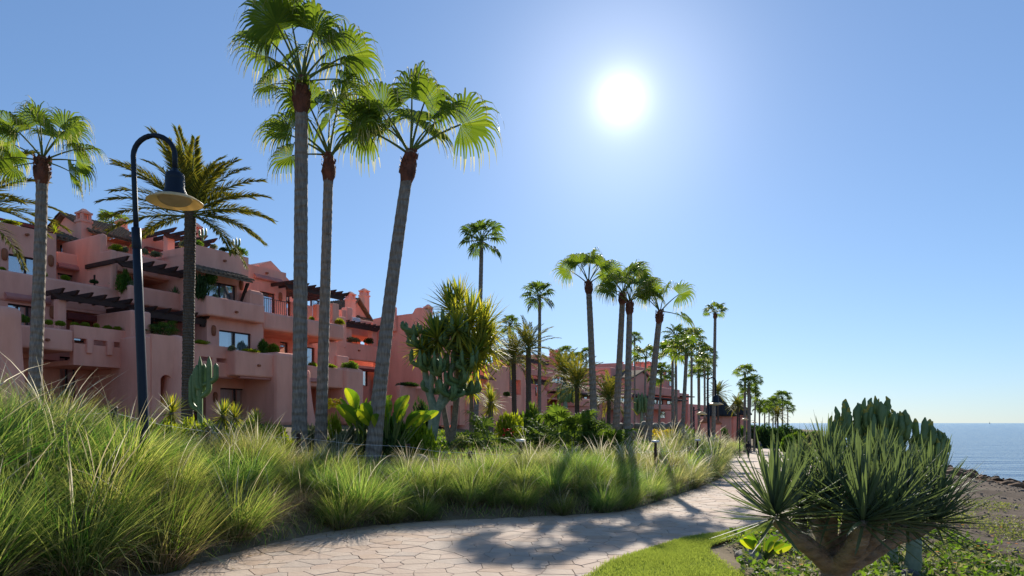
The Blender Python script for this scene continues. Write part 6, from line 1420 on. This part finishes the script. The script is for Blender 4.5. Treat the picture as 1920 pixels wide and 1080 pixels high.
# ------------------------------------------------------------------ street lamps
def street_lamp(label, pole, top_v, arc_u, shade_uv, Y, wpx, lean=0.0, detail=True, side=1):
    """pole: (u_base, u_top); top_v: top of the arc; shade centre; gooseneck lamp"""
    k = Y / F; ub, ut = pole; xb = (ub - 960) / F * Y; zb = hz(xb, Y) - .1; t = thing('street_lamp', label, 'street lamp', (xb, Y, zb))
    zt = EYE - (top_v - 793) * k; xt = (ut - 960) * k; xs_ = (shade_uv[0] - 960) * k; zs = EYE - (shade_uv[1] - 793) * k; ra = abs(xs_ - xt) / 2
    zc = zt - ra * 1.0; sleeve = zc - .95 * (wpx * k / .69)
    f = lambda z: xb + (xt - xb) * (z - zb) / (zc - zb)
    r = .032 * wpx * k / .69 * 1.05
    mb = MB(); mb.tube([(f(z), Y, z) for z in np.linspace(zb, sleeve, 6)], np.linspace(r * 1.95, r * 1.55, 6), 16); mb.build('pole', M['navy_paint'], t, smooth=True)
    cl = MB(); cl.tube([(f(z), Y, z) for z in (sleeve - .28, sleeve - .27, sleeve, sleeve + .015)], [r * 1.5, r * 1.72, r * 1.72, r * 1.0], 16); cl.build('sleeve', M['navy_paint'], t, smooth=True)
    pts_ = [(f(z), Y, z) for z in np.linspace(sleeve, zc, 5)] + [((xt + xs_) / 2 + (xt - xs_) / 2 * math.cos(a), Y, zc + ra * 1.0 * math.sin(a)) for a in np.linspace(0, math.pi, 15)[1:]]
    hz_top = zs + .30 * wpx * k / .69 * 1.3
    pts_.append((xs_, Y, hz_top)); nb = MB(); nb.tube(pts_, [r] * len(pts_), 12); nb.build('gooseneck', M['navy_paint'], t, smooth=True)
    q = wpx * k / 2
    hs = MB(); hs.lathe([(r, hz_top + .02), (r * 1.3, hz_top), (q * .22, hz_top - .03), (q * .33, hz_top - q * .16), (q * .35, hz_top - q * .36), (q * .34, hz_top - q * .38), (q * .35, hz_top - q * .40), (q * .35, hz_top - q * .72), (q * .48, zs + q * .14), (q * .5, zs + q * .10)], 28, (xs_, Y, 0)); hs.build('housing', M['navy_paint'], t, smooth=True)
    sh = MB(); sh.lathe([(q * .42, zs + q * .16), (q * .75, zs + q * .06), (q, zs - q * .10), (q * 1.0, zs - q * .125), (q * .97, zs - q * .12), (q * .74, zs + q * .035), (q * .62, zs + q * .05)], 44, (xs_, Y, 0))
    shade = sh.build('shade', M['cream_enamel'], t, smooth=True)
    gl_ = MB(); gl_.lathe([(q * .62, zs + q * .02)] + [(q * .60 * math.cos(a), zs + q * .02 - q * .26 * math.sin(a)) for a in np.linspace(.05, 1.5, 9)] + [(.006, zs - q * .245), (.006, zs - q * .262), (.0005, zs - q * .264)], 32, (xs_, Y, 0)); link('diffuser', gl_.mesh('diffuser', M['diffuser'], True), t, True)
M['diffuser'] = mat('lamp_diffuser', (0.60, 0.50, 0.34), (0.70, 0.60, 0.44), scale=6, rough=.25, trans=.5, tcol=(.8, .75, .6), spec=.5)
street_lamp('tall navy gooseneck street lamp with cream dish shade, nearest of the lamps', (276, 250), 254, None, (328, 374), 9.0, 98)
street_lamp('dark gooseneck street lamp with pale dish shade beside the bend of the path', (1330, 1327), 708, None, (1342, 757), 33, 29)
def globe_lamp(label, u, vt, Y):
    x = (u - 960) / F * Y; zb = hz(x, Y) - .1; zt = EYE - (vt - 793) / F * Y; t = thing('street_lamp', label, 'street lamp', (x, Y, zb)); mb = MB(); mb.tube([(x, Y, zb), (x, Y, zt)], [.06, .05], 10); mb.build('pole', M['navy_paint'], t)
    a = MB(); a.tube([(x, Y, zt - .25), (x + .35, Y, zt - .15), (x + .5, Y, zt - .35)], [.025] * 3, 8); a.build('arm', M['navy_paint'], t)
    s = MB(); s.lathe([(.02, -.1), (.16, -.12), (.34, -.26), (.35, -.3), (.1, -.27), (.01, -.27)], 20, (x + .5, Y, zt - .2)); s.build('shade', M['cream_enamel'], t, smooth=True)
globe_lamp('thin black lamp post with small pale shade behind the second lamp', 1301, 763, 44); globe_lamp('distant lamp post before the thatched pavilions', 1387, 778, 66); globe_lamp('furthest lamp post where the path curves away', 1407, 786, 92)

# ------------------------------------------------------------------ wire fence along the bank, bollard lights
fence = thing('wire_fence', 'low fence of dark wooden posts and thin wires half hidden in the bank grass', 'fence', tuple(np.array(px(765, 850, 15))))
fpts = []
for u, vt, Y in ((60, 758, 8.8), (215, 762, 10.2), (390, 800, 12.2), (560, 812, 13.8), (765, 832, 15.3), (882, 846, 15.8), (1040, 848, 16.6), (1229, 840, 20), (1293, 838, 24), (1349, 824, 30), (1360, 820, 36)):
    x = (u - 960) / F * Y; z = hz(x, Y); zt = EYE - (vt - 793) / F * Y; zt = min(max(zt, z + .35), z + 1.15); mb = MB(); mb.tube([(x, Y, z - .2), (x, Y, zt - .02), (x, Y, zt)], [.05, .05, .035], 9); mb.build('post', M['wood_dark'], fence); fpts.append((x, Y, z, zt))
for i in range(len(fpts) - 1):
    a, b_ = fpts[i], fpts[i + 1]
    for fr in (.12, .5):
        mb = MB(); p0, p1 = (a[0], a[1] - .05, a[3] - fr * (a[3] - a[2])), (b_[0], b_[1] - .05, b_[3] - fr * (b_[3] - b_[2])); mid = tuple((p0[k] + p1[k]) / 2 - (.04 if k == 2 else 0) for k in range(3)); mb.tube([p0, mid, p1], [.003] * 3, 5); mb.build('wire', M['white_metal'], fence)
for u, vt, Y, lab in ((976, 824, 15.4, 'flat-topped bollard light in the grass below the big palm bush'), (1229, 826, 19, 'flat-topped bollard light in the grass below the leaning path-side palm'), (1308, 824, 26, 'flat-topped bollard light beside the second lamp post')):
    x = (u - 960) / F * Y; z = hz(x, Y); zt = EYE - (vt - 793) / F * Y; t = thing('bollard_light', lab, 'bollard light', (x, Y, z)); mb = MB(); mb.tube([(x, Y, z - .1), (x, Y, zt - .06)], [.035, .035], 10); mb.build('post', M['wood_dark'], t); c2 = MB(); c2.lathe([(.001, zt - .07), (.10, zt - .05), (.115, zt - .02), (.10, zt), (.001, zt + .01)], 18, (x, Y, 0)); c2.build('cap', M['white_metal'], t, smooth=True)

# ------------------------------------------------------------------ dry-stone retaining wall under the fifth block
sw_ = thing('stone_wall', 'rough retaining wall of grey boulders between the path-side palms', 'wall', tuple(np.array(px(1195, 830, 34))))
r3 = random.Random(2)
for row in range(3):
    for k in range(9):
        s = r3.uniform(.17, .40); rock('', -1.3 + k * .42 + r3.uniform(-.06, .06), r3.uniform(-.08, .08), (s, .26, s * .72), 20 + row * 9 + k, name='stone', parent=sw_); sw_.children[-1].location.z = .1 + row * .36

# ------------------------------------------------------------------ walkers
def walker(label, u, vfeet, Y, facing, top_c, leg_c, hair_c, hair_long, stride, seed):
    x = (u - 960) / F * Y; z = float(ZP(Y)) + .014; t = thing('person', label, 'person', (x, Y, z), rz=facing); h = 1.70
    def skin(name, verts, edges, rad, m, parent=t, sub=2):
        me = bpy.data.meshes.new(name); me.from_pydata(verts, edges, []); me.materials.append(m); o = link(name, me, parent); md = o.modifiers.new('skin', 'SKIN')
        for i, rr in enumerate(rad): me.skin_vertices[0].data[i].radius = rr if hasattr(rr, '__len__') else (rr, rr); me.skin_vertices[0].data[i].use_root = (i == 0)
        md.use_smooth_shade = True; s_ = o.modifiers.new('sub', 'SUBSURF'); s_.levels = s_.render_levels = sub; return o
    s = stride; skin_m = MATS.get('skin') or mat('skin', (0.42, 0.25, 0.17), rough=.6)
    V = [(0, 0, .93), (0, .01, 1.15), (0, 0, 1.38), (0, 0, 1.46), (0, .02, 1.56), (0, .02, 1.67), (.17, 0, 1.40), (.22, -.06 * 1, 1.14), (.23, .08, .92), (.23, .11, .82), (-.17, 0, 1.40), (-.22, .04, 1.14), (-.23, -.06, .92), (-.23, -.08, .82), (.09, 0, .88), (.10, s, .50), (.10, s * .7, .09), (.10, s * .7 + .14, .045), (-.09, 0, .88), (-.10, -s * .5, .50), (-.10, -s * 1.5, .12), (-.10, -s * 1.5 + .14, .05)]
    Ed = [(0, 1), (1, 2), (2, 3), (3, 4), (4, 5), (2, 6), (6, 7), (7, 8), (8, 9), (2, 10), (10, 11), (11, 12), (12, 13), (0, 14), (14, 15), (15, 16), (16, 17), (0, 18), (18, 19), (19, 20), (20, 21)]
    rad = [(.14, .11), (.13, .10), (.14, .09), .055, (.085, .095), (.06, .07), .055, .042, .034, .038, .055, .042, .034, .038, .085, .06, .04, .035, .085, .06, .04, .035]
    skin('body', V, Ed, rad, skin_m)
    g_ = .016
    skin('jacket', [V[i] for i in (0, 1, 2, 6, 7, 8, 10, 11, 12)], [(0, 1), (1, 2), (2, 3), (3, 4), (4, 5), (2, 6), (6, 7), (7, 8)], [(.165, .135), (.155, .125), (.165, .115), .078, .062, .05, .078, .062, .05], mat('jacket_%d' % seed, top_c, rough=.8))
    skin('trousers', [V[i] for i in (0, 14, 15, 16, 18, 19, 20)], [(0, 1), (1, 2), (2, 3), (0, 4), (4, 5), (5, 6)], [(.155, .125), .105, .08, .058, .105, .08, .058], mat('trousers_%d' % seed, leg_c, rough=.85))
    hv = [(0, -.005, 1.68), (0, -.035, 1.60), (0, -.06, 1.50 if hair_long else 1.56), (0, -.07, 1.36 if hair_long else 1.54)]
    skin('hair', hv, [(0, 1), (1, 2), (2, 3)], [.075, (.10, .085), (.095, .06) if hair_long else .05, (.075, .04) if hair_long else .03], mat('hair_%d' % seed, hair_c, rough=.5))
walker('person in dark clothes with long dark hair walking away along the path', 1403, 858, 68, 0, (0.02, 0.02, 0.025), (0.025, 0.025, 0.03), (0.015, 0.01, 0.008), True, .16, 1)
walker('person with grey hair, navy top and dark shorts walking ahead on the path', 1424, 852, 74, -.15, (0.02, 0.03, 0.07), (0.03, 0.03, 0.04), (0.45, 0.42, 0.38), False, .14, 2)

# ------------------------------------------------------------------ sailing boat on the horizon
bp = px(1856, 793.6, 3000); bp.z = -2.8; bt = thing('sailing_boat', 'tiny sailing boat on the sea horizon', 'boat', bp)
mb = MB(); mb.add([(-4, -1.2, .2), (5, 0, .4), (-4, 1.2, .2), (-3.6, -1.4, 1.3), (5.6, 0, 1.6), (-3.6, 1.4, 1.3)], [(2, 1, 0), (3, 4, 5), (0, 1, 4, 3), (1, 2, 5, 4), (2, 0, 3, 5)]); link('hull', mb.mesh('hull', M['white_metal']), bt)
mb = MB(); mb.tube([(0, 0, 1.2), (0, 0, 12)], [.1, .06], 6); link('mast', mb.mesh('mast', M['iron']), bt)
mb = MB(); mb.add([(-.2, 0, 2), (-4, .3, 2.2), (-.2, 0, 11.5), (-1.8, .25, 5)], [(0, 1, 3), (0, 3, 2)]); link('sail', mb.mesh('sail', mat('sail', (.35, .35, .38), rough=.8)), bt)

# ------------------------------------------------------------------ planting on the terraces
def Yat(u, t): s = s_of(u, t); return P0[1] + s * DD[1] + t * NN[1]
def tb_(label, u, vb, w, h, t, m, fine=True, cat='shrub', name='balcony_shrub'):
    return bush(label, u, vb, w, h, Yat(u, t), m, cat=cat, fine=fine, name=name)
def ta(label, u, vb, w, t, k=0, m=None, name='aloe_plant'): return aloe(label, u, vb, w, Yat(u, t), k, m=m, name=name)
for a in [
 ('green tuft on the second floor parapet at the left edge', 5, 508, 14, 10, -.2, 'bush_lime'), ('round green tuft right of the shaggy palm on the second floor parapet', 84, 518, 14, 10, -.2, 'bush_lime'),
 ('yellow-green tuft below the small recessed window', 123, 524, 18, 11, -.2, 'bush_lime'), ('dark tuft beside the stepped wall on the parapet', 176, 531, 18, 9, -.2, 'bush_dark'),
 ('conical cypress-like bush on the loggia parapet', 236, 546, 30, 48, .5, 'bush_green'), ('dry grassy bush beside the conical bush', 247, 541, 18, 20, .6, 'bush_grey'),
 ('climbing vine beside the window of the projecting block', 378, 556, 30, 56, 2.7, 'bush_dark'), ('leafy top of the vine right of the window', 395, 530, 26, 28, 2.8, 'bush_green'),
 ('spiky grey shrub at the balcony of the projecting block', 402, 562, 16, 14, 2.9, 'bush_grey'),
 ('bushy planting on the first floor left of the shaggy palm', 42, 603, 22, 16, 2.4, 'bush_green'), ('clipped green ball right of the shaggy palm trunk', 79, 606, 14, 11, 2.4, 'bush_lime'),
 ('second clipped green ball on the left box balcony', 93, 608, 18, 11, 2.4, 'bush_lime'), ('third clipped green ball on the left box balcony', 113, 610, 20, 11, 2.4, 'bush_lime'),
 ('clipped ball at the left end of the slotted balcony', 141, 611, 18, 9, 2.2, 'bush_lime'), ('clipped ball second on the slotted balcony', 161, 613, 20, 11, 2.2, 'bush_lime'),
 ('clipped ball third on the slotted balcony', 181, 614, 12, 10, 2.2, 'bush_lime'), ('clipped ball fourth on the slotted balcony', 201, 617, 20, 9, 2.2, 'bush_lime'), ('clipped ball at the right end of the slotted balcony', 219, 619, 20, 9, 2.2, 'bush_lime'),
 ('trailing greenery along the balcony right of the date palm', 376, 645, 34, 9, 3.7, 'bush_lime'), ('round grey tuft between the slotted and box balconies', 434, 657, 18, 12, 4.2, 'bush_grey'),
 ('low greenery on the front box balcony', 472, 661, 50, 8, 4.3, 'bush_lime'), ('dark climbing bush beside the first floor window', 493, 661, 22, 32, 3.2, 'bush_green'), ('yellow-green shrub right of the climbing bush', 513, 661, 26, 22, 3.2, 'bush_lime'),
 ('grey-green roof planting above the projecting block, left', 350, 462, 34, 14, 1.0, 'bush_grey'), ('rounded roof garden bush above the projecting block', 372, 462, 28, 14, 1.7, 'bush_green'), ('dry roof garden tuft beside the rounded bush', 400, 466, 18, 10, 1.7, 'bush_grey'),
 ('dark spiky tuft on the roof edge', 418, 470, 18, 9, 1.7, 'bush_dark'), ('round bush at the foot of the roof cactus', 446, 477, 34, 16, 1.7, 'bush_green'),
 ('succulents on the loggia roof, left', 220, 470, 26, 14, -.2, 'bush_lime'), ('dry grass ball on the loggia roof', 233, 472, 14, 14, -.2, 'bush_grey'), ('grey cactus ball on the loggia roof', 272, 476, 16, 13, -.2, 'bush_grey'), ('grey tuft on the loggia roof near the column', 293, 480, 22, 12, -.2, 'bush_grey'),
 ('greenery on the long right balcony', 585, 603, 14, 12, 2.3, 'bush_lime'), ('greenery near the end of the long right balcony', 636, 607, 22, 12, 2.3, 'bush_lime'),
 ('low plants on the lower right balcony, left', 586, 687, 20, 10, 3.7, 'bush_lime'), ('low plants on the lower right balcony, middle', 618, 689, 24, 8, 3.7, 'bush_lime'),
 ('leafy plants at the end of the lower right balcony', 660, 692, 36, 18, 3.9, 'bush_green'),
 ('row of succulents on the gabled block balcony', 662, 640, 34, 10, -3.1, 'bush_grey'), ('dark round bush on the gabled block balcony', 690, 643, 20, 13, -3.1, 'bush_dark'),
 ('greenery on the left roof edge under the canopy', 20, 420, 36, 8, -2.3, 'bush_lime'), ('greenery below the blank end wall', 765, 724, 50, 10, 3.6, 'bush_dark'), ('dark round bush on the low wall right of the cactus', 949, 742, 16, 10, 5.0, 'bush_dark')]: tb_(*a)
ta('bright spiky succulent at the corner of the left roof', 103, 432, 26, -2.2, 1); ta('spiky aloe on the parapet before the stepped wall', 208, 534, 16, -.2); ta('large pale aloe on the loggia parapet', 328, 550, 26, .7); ta('upright aloe on the pillar at the left edge', 6, 582, 12, 4.8, 1)
ta('spiky yucca in the planter above the low pink wall', 916, 728, 22, 5.6, m=YUC[1], name='yucca'); ta('small spiky plant over the third block terrace', 952, 684, 16, 0, 1)
# fan palm shrub in the round turret
Yt = Yat(308, 3.4); tt = thing('turret_palm', 'bushy fan-leaved palm growing out of the round planter turret', 'palm bush', tuple(np.array(px(308, 628, Yt)))); r4 = random.Random(12)
for i in range(34):
    el = r4.choice((10, 28, 42, 55, 68, 82)); f = link('frond', FAN_SM[el][i % 2], tt); f.location = (r4.uniform(-.35, .35), r4.uniform(-.3, .3), r4.uniform(-.25, .2)); f.rotation_euler = (0, 0, r4.uniform(0, 6.28)); s = r4.uniform(.38, .5); f.scale = (s,) * 3
# little roof cacti
for u, vb, t_, lab in ((443, 470, 1.7, 'small branching cactus on the roof edge of the projecting block'), (380, 452, .8, 'small paddle cactus on the roof beside the chimney')):
    Y = Yat(u, t_); c = px(u, vb, Y); tc_ = thing('roof_cactus', lab, 'cactus', tuple(c)); 
    for dx, rise, out, az in ((0, .75, .0, 0), (0, .5, .17, 0), (0, .45, .17, 3.14)):
        V, Q = finger(arm_path((dx, 0, 0 if out == 0 else .2), out, rise, az, wob=.0), .055); link('arm', mesh_np('arm', V, Q, M['cactus'], None, True), tc_)
